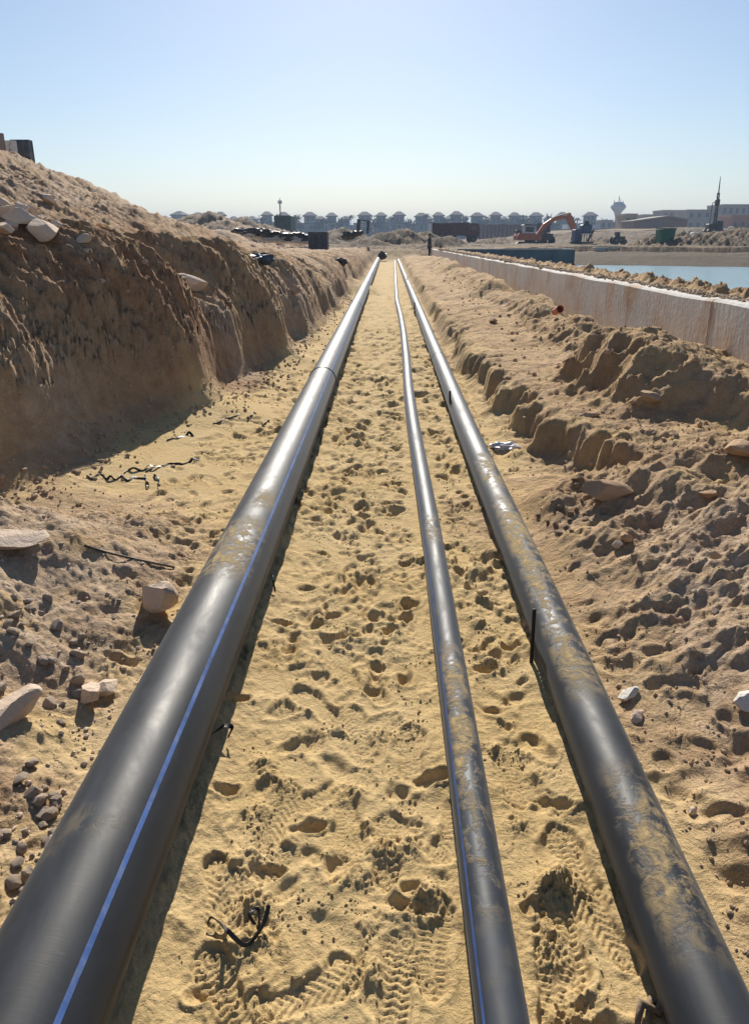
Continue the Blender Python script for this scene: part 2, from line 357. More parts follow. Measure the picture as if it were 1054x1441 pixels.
# ground colours: what the ground is made of, place by place
def ground_mix(X, Y, Z):
    n1 = fbm(X, Y, .9, 4, 301); n2 = fbm(X, Y, 3.1, 3, 311); n3 = fbm(X, Y, .35, 3, 321)
    e = x_bank(Y) - X
    earth = S(-.28, .0, e + .15 * n1 - .02)                        # banks
    earth = np.maximum(earth, S(-.45, .25, X - x_bench(Y) + .25 * n1 + .88 * (1 - S(4.2, 5.6, Y))) * I(Y, 0, .85, 5, .65, 60, .65))
    earth = np.maximum(earth, S(.86, 1.3, -X + .2 * n2) * (1 - S(3.4, 5.0, Y + .6 * n1)) * .82)
    earth = np.maximum(earth, S(54, 60, Y) * .9)
    earth = np.maximum(earth, S(XW + TW, XW + TW + .3, X) * .85)
    earth = np.clip(earth + .28 * n2 * (earth > .12), 0, 1)
    chalk = S(.1, .9, n1 + .4 * n2) * np.where(X > 0, .35, .6) * S(.25, .7, earth)
    chalk = np.maximum(chalk, .95 * np.exp(-((X - 1.6) / .55) ** 2 - ((Y - 2.7) / 1.4) ** 2) * S(-.7, .3, n2 + .3))
    chalk = np.maximum(chalk, .95 * np.exp(-((X + 1.7) / .75) ** 2 - ((Y - 2.7) / 1.4) ** 2) * S(-.7, .3, n2 + .3))
    chalk = np.maximum(chalk, .8 * S(1.6, 2.2, Z) * S(-.4, .5, n3 + .3 * n2) * (X < 0))
    chalk = np.maximum(chalk, .45 * S(0, .4, e) * S(.9, .2, Z) * S(-.5, .3, n3) * (X < 0) * (Y < 14))
    chalk = np.maximum(chalk, 1.0 * np.exp(-((X + 2.6) / .4) ** 2 - ((Y - 5.3) / .5) ** 2 - ((Z - .4) / .45) ** 2))
    chalk = chalk + .5 * S(14, 40, Y) * (X < -1) * S(.5, 1.2, Z)
    red = S(-.1, .6, n3 + .35 * n2 + .25) * S(.3, .8, earth)
    red = red * (1 - .5 * S(9, 25, Y)) * np.where(X > 0, .35, 1) + .35 * S(50, 58, Y) * S(-.2, .5, n1 + .2)
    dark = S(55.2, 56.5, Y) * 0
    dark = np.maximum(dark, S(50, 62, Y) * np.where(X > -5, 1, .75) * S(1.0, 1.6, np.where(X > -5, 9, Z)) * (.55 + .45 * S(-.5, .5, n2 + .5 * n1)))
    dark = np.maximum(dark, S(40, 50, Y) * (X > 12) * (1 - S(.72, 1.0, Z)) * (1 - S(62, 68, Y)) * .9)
    return np.clip(earth, 0, 1), np.clip(chalk, 0, 1), np.clip(red, 0, 1), np.clip(dark, 0, 1)
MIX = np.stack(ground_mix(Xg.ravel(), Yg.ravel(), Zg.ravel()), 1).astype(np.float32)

# ------------------------------------------------------------------ materials
def node_mat(name):
    m = bpy.data.materials.new(name); m.use_nodes = True
    t = m.node_tree; b = t.nodes['Principled BSDF']
    return m, t, b
def nz(t, scale, detail=4, rough=.55, co=None, dist=0.0):
    n = t.nodes.new('ShaderNodeTexNoise'); n.inputs['Scale'].default_value = scale; n.inputs['Detail'].default_value = detail
    n.inputs['Roughness'].default_value = rough; n.inputs['Distortion'].default_value = dist
    if co is not None: t.links.new(co, n.inputs['Vector'])
    return n.outputs['Fac']
def mixc(t, fac, a, b, mode='MIX'):
    n = t.nodes.new('ShaderNodeMix'); n.data_type = 'RGBA'; n.blend_type = mode
    for s_, v in ((n.inputs[0], fac), (n.inputs[6], a), (n.inputs[7], b)):
        if isinstance(v, (int, float)): s_.default_value = v
        elif isinstance(v, tuple): s_.default_value = (*v, 1)
        else: t.links.new(v, s_)
    return n.outputs[2]
def rng(t, v, a, b, c=0.0, d=1.0):
    n = t.nodes.new('ShaderNodeMapRange'); t.links.new(v, n.inputs[0])
    for k, q in enumerate((a, b, c, d)): n.inputs[k + 1].default_value = q
    return n.outputs[0]
def mth(t, op, a, b=None):
    n = t.nodes.new('ShaderNodeMath'); n.operation = op
    for s_, v in ((n.inputs[0], a), (n.inputs[1], b)):
        if v is None: continue
        if isinstance(v, (int, float)): s_.default_value = v
        else: t.links.new(v, s_)
    return n.outputs[0]
def bump(t, b, hgt, dist, strength=1.0, prev=None):
    n = t.nodes.new('ShaderNodeBump'); n.inputs['Strength'].default_value = strength; n.inputs['Distance'].default_value = dist
    t.links.new(hgt, n.inputs['Height'])
    if prev is not None: t.links.new(prev, n.inputs['Normal'])
    if b is not None: t.links.new(n.outputs[0], b.inputs['Normal'])
    return n.outputs[0]
def plain(name, col, rough=.7, metal=0.0, var=.25, scale=3.0, bmp=0.0, dust=0.0, dustcol=(.36, .28, .19)):
    m, t, b = node_mat(name); co = t.nodes.new('ShaderNodeTexCoord').outputs['Object']
    n = nz(t, scale, 5, .6, co)
    c = mixc(t, rng(t, n, .3, .7), tuple(x * (1 - var) for x in col), tuple(min(1, x * (1 + var)) for x in col))
    if dust:
        d = nz(t, scale * 2.7, 6, .65, co, .4); c = mixc(t, rng(t, d, .45, .75, 0, dust), c, dustcol)
    t.links.new(c, b.inputs['Base Color']); b.inputs['Roughness'].default_value = rough; b.inputs['Metallic'].default_value = metal
    if bmp: bump(t, b, nz(t, scale * 4, 5, .6, co), bmp)
    return m

def make_ground_mat():
    m, t, b = node_mat('dry_ground')
    co = t.nodes.new('ShaderNodeTexCoord').outputs['Object']
    at_ = t.nodes.new('ShaderNodeAttribute'); at_.attribute_name = 'mix'
    sp = t.nodes.new('ShaderNodeSeparateColor'); t.links.new(at_.outputs['Color'], sp.inputs[0])
    E, Ck, Rd = sp.outputs[0], sp.outputs[1], sp.outputs[2]; Dk = at_.outputs['Alpha']
    big = nz(t, 1.7, 5, .6, co); mid = nz(t, 9, 6, .65, co); fine = nz(t, 70, 5, .7, co); grain = nz(t, 420, 3, .7, co)
    sand = mixc(t, rng(t, big, .35, .65), (.53, .38, .175), (.59, .445, .235))
    sand = mixc(t, rng(t, mid, .42, .72, 0, .45), sand, (.44, .32, .165))
    earth = mixc(t, rng(t, mid, .35, .65), (.41, .265, .15), (.50, .345, .21))
    earth = mixc(t, Rd, earth, mixc(t, rng(t, mid, .4, .6), (.32, .18, .10), (.42, .26, .155)))
    col = mixc(t, E, sand, earth)
    chalk = mixc(t, rng(t, mid, .4, .65), (.49, .375, .27), (.60, .48, .365))
    col = mixc(t, mth(t, 'MULTIPLY', Ck, rng(t, mid, .25, .6, .55, 1)), col, chalk)
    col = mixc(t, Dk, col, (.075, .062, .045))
    col = mixc(t, .55, col, mixc(t, rng(t, fine, .3, .7), (.72, .68, .62), (1.22, 1.2, 1.16)), 'MULTIPLY')
    col = mixc(t, .6, col, mixc(t, rng(t, grain, .3, .7), (.7, .7, .7), (1.25, 1.25, 1.25)), 'MULTIPLY')
    t.links.new(col, b.inputs['Base Color']); b.inputs['Roughness'].default_value = .95; b.inputs['Specular IOR Level'].default_value = .15
    p = bump(t, None, mth(t, 'MULTIPLY', nz(t, 7, 7, .68, co, .5), E), .12, .8)
    p = bump(t, None, nz(t, 28, 6, .65, co, .3), .016, .8, p)
    p = bump(t, None, fine, .006, .7, p)
    bump(t, b, grain, .0018, .55, p)
    return m
M_GROUND = make_ground_mat()

def rock_mat(name, c1, c2, dirt=(.36, .24, .14), amt=.6):
    m, t, b = node_mat(name); co = t.nodes.new('ShaderNodeTexCoord').outputs['Object']
    c = mixc(t, rng(t, nz(t, 6, 5, .6, co), .35, .65), c1, c2)
    c = mixc(t, rng(t, nz(t, 14, 6, .7, co), .48, .7, 0, amt), c, dirt)
    t.links.new(c, b.inputs['Base Color']); b.inputs['Roughness'].default_value = .9; b.inputs['Specular IOR Level'].default_value = .2
    p = bump(t, None, nz(t, 22, 6, .7, co), .02, .8); bump(t, b, nz(t, 130, 4, .7, co), .004, .7, p)
    return m
M_ROCK = rock_mat('limestone', (.62, .48, .36), (.70, .57, .45), (.52, .37, .24), .4)
M_WHITE = rock_mat('white_chalk', (.62, .58, .52), (.74, .70, .64), amt=.35)
M_CLOD = rock_mat('earth_clod', (.42, .28, .17), (.50, .35, .22), (.42, .28, .17))
M_EARTHC = rock_mat('earth_crumb', (.42, .30, .19), (.48, .36, .24), (.42, .30, .19))
M_SANDC = rock_mat('sand_clod', (.45, .33, .16), (.52, .39, .21), (.38, .26, .13))

# ------------------------------------------------------------------ ground meshes
nr_, nc_ = Xg.shape
P3 = np.stack([Xg, Yg, Zg], 2).reshape(-1, 3).astype(np.float32)
idx = (np.arange(nr_ - 1)[:, None] * nc_ + np.arange(nc_ - 1)[None, :]).ravel()
Q = np.stack([idx, idx + 1, idx + nc_ + 1, idx + nc_], 1).astype(np.int32)
cx = P3[Q, 0].mean(1); cy = P3[Q, 1].mean(1)
reg = np.zeros(len(Q), np.int8)
reg[cx < x_bank(cy) + .35] = 1
reg[cx > np.minimum(x_bench(cy) - .3, 1.3)] = 2
reg[cx > XW + TW * .5] = 3
for k, nm in ((0, 'trench_floor'), (1, 'spoil_bank'), (2, 'trench_side_bank'), (3, 'basin_bank')):
    q = Q[reg == k]
    used = np.zeros(len(P3), bool); used[q.ravel()] = True
    new = np.cumsum(used) - 1
    me = np_mesh(nm, P3[used], new[q])
    a = me.color_attributes.new('mix', 'FLOAT_COLOR', 'POINT'); a.data.foreach_set('color', MIX[used].ravel())
    tag(link(nm, me, M_GROUND), kind='structure')
# far ground out to the horizon
fy = np.concatenate([[149.5], 150 * np.exp(np.linspace(0.02, math.log(20), 70))]); fu = np.linspace(-2.4, 2.4, 150)
fX = fu[None, :] * (fy[:, None] + .85); fY = np.repeat(fy[:, None], 150, 1)
fZ = land(fX.ravel(), fY.ravel()).reshape(fX.shape); fZ[0] -= .02
fZ = fZ * (1 - S(500, 900, fY)) + .8 * S(500, 900, fY)
FV = np.stack([fX, fY, fZ], 2).reshape(-1, 3)
ii = (np.arange(len(fy) - 1)[:, None] * 150 + np.arange(149)[None, :]).ravel()
me = np_mesh('far_ground', FV, np.stack([ii, ii + 1, ii + 151, ii + 150], 1))
a = me.color_attributes.new('mix', 'FLOAT_COLOR', 'POINT')
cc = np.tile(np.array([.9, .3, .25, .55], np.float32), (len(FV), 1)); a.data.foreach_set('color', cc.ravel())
tag(link('far_ground', me, M_GROUND), kind='structure')
# ground under and behind the camera
bx = np.linspace(-12, 12, 60); by = np.linspace(-9, .63, 40)
BX, BY = np.meshgrid(bx, by); BZ = land(BX.ravel(), BY.ravel()).reshape(BX.shape) - .015
BV = np.stack([BX, BY, BZ], 2).reshape(-1, 3); ii = (np.arange(39)[:, None] * 60 + np.arange(59)[None, :]).ravel()
me = np_mesh('near_ground', BV, np.stack([ii, ii + 1, ii + 61, ii + 60], 1))
a = me.color_attributes.new('mix', 'FLOAT_COLOR', 'POINT'); a.data.foreach_set('color', np.stack(ground_mix(BV[:, 0], BV[:, 1], BV[:, 2]), 1).astype(np.float32).ravel())
tag(link('near_ground', me, M_GROUND), kind='structure')

# ------------------------------------------------------------------ water
def water_mat():
    m, t, b = node_mat('basin_water'); co = t.nodes.new('ShaderNodeTexCoord').outputs['Object']
    b.inputs['Base Color'].default_value = (.22, .33, .35, 1); b.inputs['Roughness'].default_value = .18; b.inputs['IOR'].default_value = 1.33
    mp = t.nodes.new('ShaderNodeMapping'); mp.inputs['Scale'].default_value = (.5, 1.6, 1); t.links.new(co, mp.inputs[0])
    bump(t, b, nz(t, 2.2, 4, .6, mp.outputs[0], .5), .09, .8)
    return m
V = [(3.9, 2, -.24), (150, 2, -.24), (150, 58, -.24), (3.9, 58, -.24)]
tag(link('basin_water', np_mesh('basin_water', V, [[0, 1, 2, 3]], False), water_mat()), kind='structure')

# ------------------------------------------------------------------ concrete wall along the basin
def concrete_mat():
    m, t, b = node_mat('stained_concrete'); co = t.nodes.new('ShaderNodeTexCoord').outputs['Object']
    gm = t.nodes.new('ShaderNodeNewGeometry').outputs['Position']
    c = mixc(t, rng(t, nz(t, 1.4, 5, .6, gm), .35, .65), (.46, .455, .44), (.58, .57, .545))
    mp = t.nodes.new('ShaderNodeMapping'); mp.inputs['Scale'].default_value = (1, 1.1, .7); t.links.new(gm, mp.inputs[0])
    st = nz(t, 1.5, 6, .65, mp.outputs[0], .4)
    c = mixc(t, rng(t, st, .49, .63, 0, .75), c, (.42, .25, .13))
    sx = t.nodes.new('ShaderNodeSeparateXYZ'); t.links.new(gm, sx.inputs[0])
    low = mth(t, 'MULTIPLY', rng(t, sx.outputs[2], 1.05, .4), rng(t, nz(t, 2.6, 5, .65, mp.outputs[0]), .36, .56))
    c = mixc(t, mth(t, 'MULTIPLY', low, .65), c, (.44, .28, .16))
    mp2 = t.nodes.new('ShaderNodeMapping'); mp2.inputs['Scale'].default_value = (1, 26, .9); t.links.new(gm, mp2.inputs[0])
    c = mixc(t, rng(t, nz(t, 1, 4, .6, mp2.outputs[0]), .56, .68, 0, .55), c, (.15, .13, .11))
    c = mixc(t, rng(t, nz(t, 30, 5, .7, gm), .55, .75, 0, .3), c, (.55, .50, .44))
    t.links.new(c, b.inputs['Base Color']); b.inputs['Roughness'].default_value = .88
    bump(t, b, nz(t, 18, 6, .6, gm), .008)
    return m
M_CONC = concrete_mat()
wall = tag(empty('concrete_wall', (XW, 6, 0)), 'long low stained concrete retaining wall running beside the trench between path and water', 'wall')
edges = [2.2, 4.6, 7.05, 9.5, 12, 14.5, 17, 19.5, 22, 24.5, 27, 29.5, 32, 34.5, 37, 39.5, 42, 44.5, 47, 49.5, 52, 54.2, 56]
for a_, b_ in zip(edges, edges[1:]):
    bm = bmesh.new(); n = 8
    ring = []
    for k in range(n + 1):
        y = a_ + .004 + (b_ - a_ - .008) * k / n; t_ = wall_top(y) + .006 * math.sin(y * 2.1) + .003 * math.sin(y * 17)
        off = .003 * math.sin(a_ * 9.7)
        ring.append([bm.verts.new(p) for p in ((off, y - 6, -.4), (off, y - 6, t_ - .02), (off + .02, y - 6, t_), (TW - .02, y - 6, t_), (TW, y - 6, t_ - .02), (TW, y - 6, -.4))])
    for p, q in zip(ring, ring[1:]):
        for k in range(5): bm.faces.new((p[k], p[k + 1], q[k + 1], q[k]))
    bm.faces.new(ring[0][::-1]); bm.faces.new(ring[-1]); bmesh.ops.recalc_face_normals(bm, faces=bm.faces)
    me = bpy.data.meshes.new('wall_panel'); bm.to_mesh(me); bm.free()
    link('wall_panel', me, M_CONC, wall)

# ------------------------------------------------------------------ pipes
def pipe_mat(name, patches, base=(.017, .019, .023), film=.26):
    m, t, b = node_mat(name); co = t.nodes.new('ShaderNodeTexCoord').outputs['Object']
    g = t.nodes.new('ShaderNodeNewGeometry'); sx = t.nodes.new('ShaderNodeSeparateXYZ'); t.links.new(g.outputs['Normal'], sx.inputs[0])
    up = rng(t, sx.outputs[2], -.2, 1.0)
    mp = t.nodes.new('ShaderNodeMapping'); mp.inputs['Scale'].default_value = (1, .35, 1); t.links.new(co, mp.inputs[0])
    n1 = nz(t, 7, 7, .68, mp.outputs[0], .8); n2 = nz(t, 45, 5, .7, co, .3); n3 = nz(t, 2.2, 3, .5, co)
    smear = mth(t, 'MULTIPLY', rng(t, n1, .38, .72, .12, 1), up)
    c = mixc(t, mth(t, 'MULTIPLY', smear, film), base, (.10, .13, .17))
    mpc = t.nodes.new('ShaderNodeMapping'); mpc.inputs['Scale'].default_value = (9, 160, 9); t.links.new(co, mpc.inputs[0])
    scr = nz(t, 1.0, 3, .6, mpc.outputs[0], 1.2)
    c = mixc(t, rng(t, scr, .66, .8, 0, .12), c, (.36, .35, .33))
    # caked sand
    so = t.nodes.new('ShaderNodeSeparateXYZ'); t.links.new(co, so.inputs[0])
    cake = mth(t, 'MULTIPLY', rng(t, mth(t, 'ADD', mth(t, 'MULTIPLY', n1, .55), mth(t, 'MULTIPLY', nz(t, 22, 5, .65, co, .4), .45)), .45, .58), rng(t, sx.outputs[2], .55, .9))
    msk = rng(t, n3, .62, .68, 0, .2)
    for (a0, a1) in patches:
        q = mth(t, 'MULTIPLY', rng(t, so.outputs[1], a0 - .12, a0 + .1), rng(t, so.outputs[1], a1 + .12, a1 - .1))
        msk = mth(t, 'MAXIMUM', msk, q)
    cake = mth(t, 'MULTIPLY', cake, msk)
    c = mixc(t, cake, c, mixc(t, n2, (.40, .29, .14), (.48, .36, .19)))
    t.links.new(c, b.inputs['Base Color'])
    ro = mth(t, 'ADD', rng(t, n1, .3, .7, .46, .66), mth(t, 'MULTIPLY', cake, .5))
    t.links.new(ro, b.inputs['Roughness']); t.links.new(mth(t, 'MULTIPLY', mth(t, 'SUBTRACT', 1.0, cake), .29), b.inputs['Specular IOR Level'])
    b.inputs['Sheen Weight'].default_value = .10; b.inputs['Sheen Roughness'].default_value = .35; b.inputs['Sheen Tint'].default_value = (.8, .85, .9, 1)
    h = mth(t, 'ADD', mth(t, 'MULTIPLY', cake, .6), mth(t, 'MULTIPLY', scr, .03))
    h = mth(t, 'ADD', h, mth(t, 'MULTIPLY', nz(t, 12, 3, .5, mp.outputs[0]), .22))
    bump(t, b, h, .006, .7)
    return m
def pipe(label, r, path, mat, stripe=None, beads=(), seg=40, stripe_w=.10, part_y=()):
    ys = [-1.5]
    while ys[-1] < path[-1][0]: ys.append(ys[-1] + .12 + .012 * max(ys[-1], 0))
    ys[-1] = path[-1][0]
    py = [p[0] for p in path]
    from_x = lambda y: float(np.interp(y, py, [p[1] for p in path])); from_z = lambda y: float(np.interp(y, py, [p[2] for p in path]))
    xs = np.array([from_x(y) for y in ys]); zs = np.array([from_z(y) for y in ys])
    for _ in range(3):
        xs[1:-1] = (xs[:-2] + 2 * xs[1:-1] + xs[2:]) / 4; zs[1:-1] = (zs[:-2] + 2 * zs[1:-1] + zs[2:]) / 4
    zs = zs + .003 * np.sin(np.array(ys) * .9)
    root = tag(empty('water_pipe', (xs[0], ys[0], 0)), label, 'pipe', 'black plastic pipes laid along the trench')
    o0 = np.array([xs[0], ys[0], 0])
    def sweep(name, a0, a1, n, rr, m, y0=-9, y1=999, closed=False, end=None):
        sel = [i for i, y in enumerate(ys) if y0 <= y <= y1]
        an = np.linspace(a0, a1, n, endpoint=not closed)
        V = []
        for i in sel:
            for t_ in an: V.append((xs[i] + rr * math.sin(t_) - o0[0], ys[i] - o0[1], zs[i] + rr * math.cos(t_)))
        F = []
        L = len(sel)
        for i in range(L - 1):
            for k in range(n if closed else n - 1):
                k2 = (k + 1) % n; F.append((i * n + k, i * n + k2, (i + 1) * n + k2, (i + 1) * n + k))
        me = np_mesh(name, V, F)
        return link(name, me, m, root)
    bw = sweep('pipe_wall', 0, 2 * math.pi, seg, r, mat, closed=True)
    # open far end: thick rim
    iy = len(ys) - 1
    mb = MB(); mb.tube([(xs[iy] - o0[0], ys[iy] - o0[1] - .01, zs[iy]), (xs[iy] - o0[0], ys[iy] - o0[1] + .02, zs[iy])], r * .985, 24)
    mb.build('end_cap', M_BLACK, root)
    if stripe:
        for (a_, nm, m_) in stripe: sweep(nm, a_ - stripe_w / 2, a_ + stripe_w / 2, 5, r + .0012, m_)
    for yb, br in beads:
        me = bpy.data.meshes.get('bead_%g' % r) 
        V = []; F = []; ns, nk = 40, 6
        for i in range(ns):
            t_ = 2 * math.pi * i / ns
            for k in range(nk):
                p = 2 * math.pi * k / nk; q = r + br * .5 * math.cos(p)
                V.append((q * math.sin(t_), br * .9 * math.sin(p), q * math.cos(t_)))
        for i in range(ns):
            for k in range(nk): F.append((i * nk + k, i * nk + (k + 1) % nk, ((i + 1) % ns) * nk + (k + 1) % nk, ((i + 1) % ns) * nk + k))
        o = link('weld_bead', np_mesh('weld_bead', V, F), M_BLACK, root)
        o.location = (from_x(yb) - o0[0], yb - o0[1], from_z(yb) + .003 * math.sin(yb * .9))
    return root
M_BLACK = plain('black_plastic', (.016, .016, .018), .45, var=.3, scale=9, dust=.35)
M_STRIPE = plain('blue_stripe', (.055, .12, .33), .5, var=.3, scale=9, dust=.6, dustcol=(.25, .27, .33))
M_STRIPE2 = plain('dark_blue_stripe', (.045, .10, .28), .38, var=.3, scale=14, dust=.6, dustcol=(.12, .12, .12))
P_L = pipe('largest black plastic pipe with a blue stripe, leftmost of the three in the trench', .140,
     [(-2, -.685, .165), (3, -.683, .165), (8, -.69, .17), (14, -.70, .165), (25, -.70, .17), (54, -.70, .16)],
     pipe_mat('large_pipe_plastic', [(4.35, 4.9), (5.2, 5.3)]), [(R(43), 'blue_stripe', M_STRIPE)], [(7.95, .016), (16.5, .010), (24, .014), (30, .012), (42, .012)], 56, .095)
P_M = pipe('thinnest black plastic pipe, wavering down the middle between its two larger neighbours', .055,
     [(-2, .243, .065), (2, .246, .065), (4, .246, .06), (6.5, .222, .06), (8, .22, .06), (10, .242, .062), (13, .262, .06), (16, .255, .06), (20, .215, .06), (28, .26, .06), (40, .33, .06), (54, .42, .06)],
     pipe_mat('thin_pipe_plastic', [(2.9, 4.0), (5.2, 5.5)], (.030, .034, .042)), [(R(68), 'blue_stripe', M_STRIPE2), (R(-50), 'blue_stripe', M_STRIPE2)], [], 30, .14)
P_R = pipe('medium black plastic pipe with sand caked on top, rightmost in the trench', .089,
     [(-2, .665, .10), (3, .672, .10), (6, .655, .10), (12, .66, .10), (20, .665, .10), (54, .66, .10)],
     pipe_mat('medium_pipe_plastic', [(2.75, 3.2), (3.7, 5.6), (5.9, 6.5)]), None, [(9.9, .008), (18.6, .008)], 40, .1)

# ------------------------------------------------------------------ rocks
def ico(sub):
    bm = bmesh.new(); bmesh.ops.create_icosphere(bm, subdivisions=sub, radius=1)
    V = np.array([v.co[:] for v in bm.verts]); F = np.array([[v.index for v in f.verts] for f in bm.faces]); bm.free()
    return V, F
ICO = {s: ico(s) for s in (1, 2, 3, 4)}
def rock_shape(seed, sub=3, cuts=15, rough=.03, flat=1.0):
    g = np.random.default_rng(seed); V, F = ICO[sub]; V = V.copy()
    for _ in range(cuts):
        n = g.normal(size=3); n /= np.linalg.norm(n); dd = g.uniform(.48, .8)
        k = V @ n - dd; V -= np.outer(np.maximum(k, 0), n)
    V += V * (rough * (pn(V[:, 0] * 2.3 + seed, V[:, 1] * 2.3 + V[:, 2] * 1.7, seed & 31) + .5 * pn(V[:, 0] * 5 + V[:, 2] * 4, V[:, 1] * 5 - seed, 3)))[:, None]
    V *= np.array([1, g.uniform(.7, .95), g.uniform(.55, .8) * flat])
    return V, F
ROCKS = []
for s_ in range(10):
    V_, F_ = rock_shape(50 + s_, 2 if s_ > 3 else 3, 13); ROCKS.append((np_mesh('stone', V_, F_, True), np_mesh('stone', V_, F_, True), np_mesh('stone', V_, F_, True)))
for t3 in ROCKS:
    for q_ in t3: q_.set_sharp_from_angle(angle=R(22))
for a_, b_, c_ in ROCKS: a_.materials.append(M_ROCK); b_.materials.append(M_WHITE); c_.materials.append(M_CLOD)
def rock(name, x, y, size, label, group=None, var=None, mi=0, sink=.25, cat='stone', z=None, rot=None, asp=(1, 1, 1)):
    me = ROCKS[var if var is not None else random.randrange(10)][mi]
    zz = gz(x, y) if z is None else z
    o = link(name, me, loc=(x, y, zz + size * .62 * asp[2] * (1 - 2 * sink) ), rot=rot or (random.uniform(-.3, .3), random.uniform(-.3, .3), random.uniform(0, 6.28)))
    o.scale = (size * asp[0], size * asp[1], size * asp[2])
    return tag(o, label, cat, group)
def big_rock(px, py, size, label, seed, mat=M_ROCK, asp=(1, 1, 1), sink=.2, rz=None, y0=.7):
    x, y, z = on_sight(px, py, y0)
    V_, F_ = rock_shape(seed, 4, 16, .035); V_ = V_ * np.array(asp) * size
    me_ = np_mesh('boulder', V_, F_, True); me_.set_sharp_from_angle(angle=R(18))
    o = link('boulder' if size > .09 else 'stone', me_, mat, loc=(x, y, z + size * asp[2] * .6 * (1 - 2 * sink)), rot=(.1, .15, random.uniform(0, 6) if rz is None else rz))
    return tag(o, label, 'boulder' if size > .09 else 'stone')
big_rock(222, 862, .115, 'square pale boulder lying alone left of the big pipe', 3, asp=(1, .9, 1.15), sink=.12)
big_rock(128, 985, .075, 'rounded pinkish stone sitting in yellow sand left of the big pipe', 5, asp=(1.2, .9, .8))
big_rock(150, 975, .06, 'smaller rounded stone tucked behind the pinkish stone left of the big pipe', 6, asp=(1.1, 1, .8))
big_rock(12, 768, .14, 'large pale half-buried boulder at the left edge above the pink rubble slope', 8, asp=(1.3, 1, .7), sink=.3)
big_rock(20, 1008, .10, 'pale rounded boulder cut by the left edge of the picture', 9, asp=(1.2, 1, .8), sink=.3)
big_rock(272, 414, .19, 'large pale grey boulder perched in a hollow of the left bank', 12, asp=(1.25, .8, .75), sink=-.12, rz=.3)
big_rock(882, 982, .045, 'white chalk stone beside the right pipe, nearer the stake', 14, M_WHITE, (1.3, .9, .6))
big_rock(893, 1012, .042, 'grey-white stone just below the white chalk stone beside the right pipe', 15, M_ROCK, (1.2, .9, .65))
big_rock(1050, 993, .06, 'bright white stone cut by the right edge of the picture', 16, M_WHITE)
big_rock(972, 1146, .018, 'small round pale pebble on the grey slope right of the right pipe', 17, M_ROCK)
big_rock(880, 762, .05, 'pale clod at the foot of the right bench, lower of a pair', 18, M_CLOD)
big_rock(868, 770, .04, 'small pale clod beside its larger neighbour at the foot of the right bench', 19, M_ROCK)
big_rock(848, 700, .17, 'large square earth block fallen from the edge of the right bench', 20, M_CLOD, (1.15, .9, .75), sink=.28, rz=.2)
big_rock(826, 586, .075, 'flat rounded stone lying on the path below the big earth mound', 22, M_CLOD, (1.3, 1, .45), sink=.25)
big_rock(998, 700, .06, 'dark earth lump on the upper right slope', 24, M_CLOD, (1, 1, .8))
big_rock(1035, 640, .12, 'rounded earth boulder at the right edge below the big mound', 25, M_CLOD, (1.2, 1, .7), sink=.3)
big_rock(693, 455, .11, 'rounded stone on the path beside the low ridge', 27, M_CLOD, (1, 1, .8))
big_rock(912, 562, .09, 'rounded clod at the foot of the big earth mound', 28, M_CLOD, (1.2, 1, .7))
big_rock(737, 1416 - 0, .010, 'tiny pebble at the edge of the middle pipe', 29, M_ROCK)
# boulders on the ledge of the left bank
for k, (px, py, s_, lb) in enumerate([(66, 334, .17, 'widest pale boulder lying at the lip of the left ledge'), (35, 318, .15, 'tall pale boulder in the stack of rocks on the left ledge'),
        (12, 308, .16, 'pale boulder at the left edge in the stack on the ledge'), (40, 303, .13, 'topmost pale boulder of the stack on the left ledge'), (18, 325, .11, 'small boulder below the stack on the left ledge'),
        (70, 262 + 25, .12, 'lone pale rock on the slope above the boulder stack'), (52, 330, .10, 'small round boulder between two larger ones on the left ledge'), (120, 346, .10, 'angular block at the crest of the nearest buttress'),
        (5, 330, .12, 'boulder at the left edge under the ledge stack'), (28, 292, .09, 'small boulder on top behind the ledge stack'), (82, 322, .07, 'small stone right of the widest ledge boulder'), (60, 312, .08, 'stone wedged above the widest ledge boulder'), (5, 296, .12, 'boulder half cut by the left edge above the ledge stack')]):
    big_rock(px, py, s_, lb, 60 + k, M_ROCK, (1.2, .9, .75), sink=.12, y0=5.5)
# rubble beside the large pipe
zones = [(40, 1120, 110, 60, 60, .014, .034), (60, 1180, 60, 50, 34, .010, .026), (90, 980, 60, 60, 20, .012, .03), (60, 900, 60, 50, 26, .012, .035), (150, 900, 60, 60, 16, .01, .022), (30, 1260, 40, 60, 26, .008, .016)]
n_r = 0
for cx_, cy_, wx_, wy_, n, s0, s1 in zones:
    for _ in range(int(n * .68)):
        x, y = at(random.gauss(cx_, wx_ * .7), random.gauss(cy_, wy_ * .7), .1)
        if x > -.86 - .0 or x < -2.2: continue
        rock('stone', x, y, random.uniform(s0, s1) * random.choice((.7, 1, 1, 1.3)), 'small pale limestone stone in the %s rubble left of the big pipe' % ('lower' if cy_ > 1000 else 'upper'), 'stones in the rubble left of the big pipe', mi=0)
for _ in range(34):
    x, y = random.uniform(1.0, 2.1), random.uniform(1.6, 5.2)
    rock('stone', x, y, random.uniform(.008, .022), ('small stone near the camera on the earth slope right of the pipes' if y < 3.2 else 'small stone farther off on the earth slope right of the pipes'), 'small stones strewn on the right slope', mi=random.choice((0, 0, 2)))
for _ in range(22):
    x, y = at(random.gauss(790, 22), random.gauss(735, 18), .05)
    rock('stone', x, y, random.uniform(.015, .035), 'small crumbly clod in the heap below the right bench', 'clods below the right bench', mi=2)
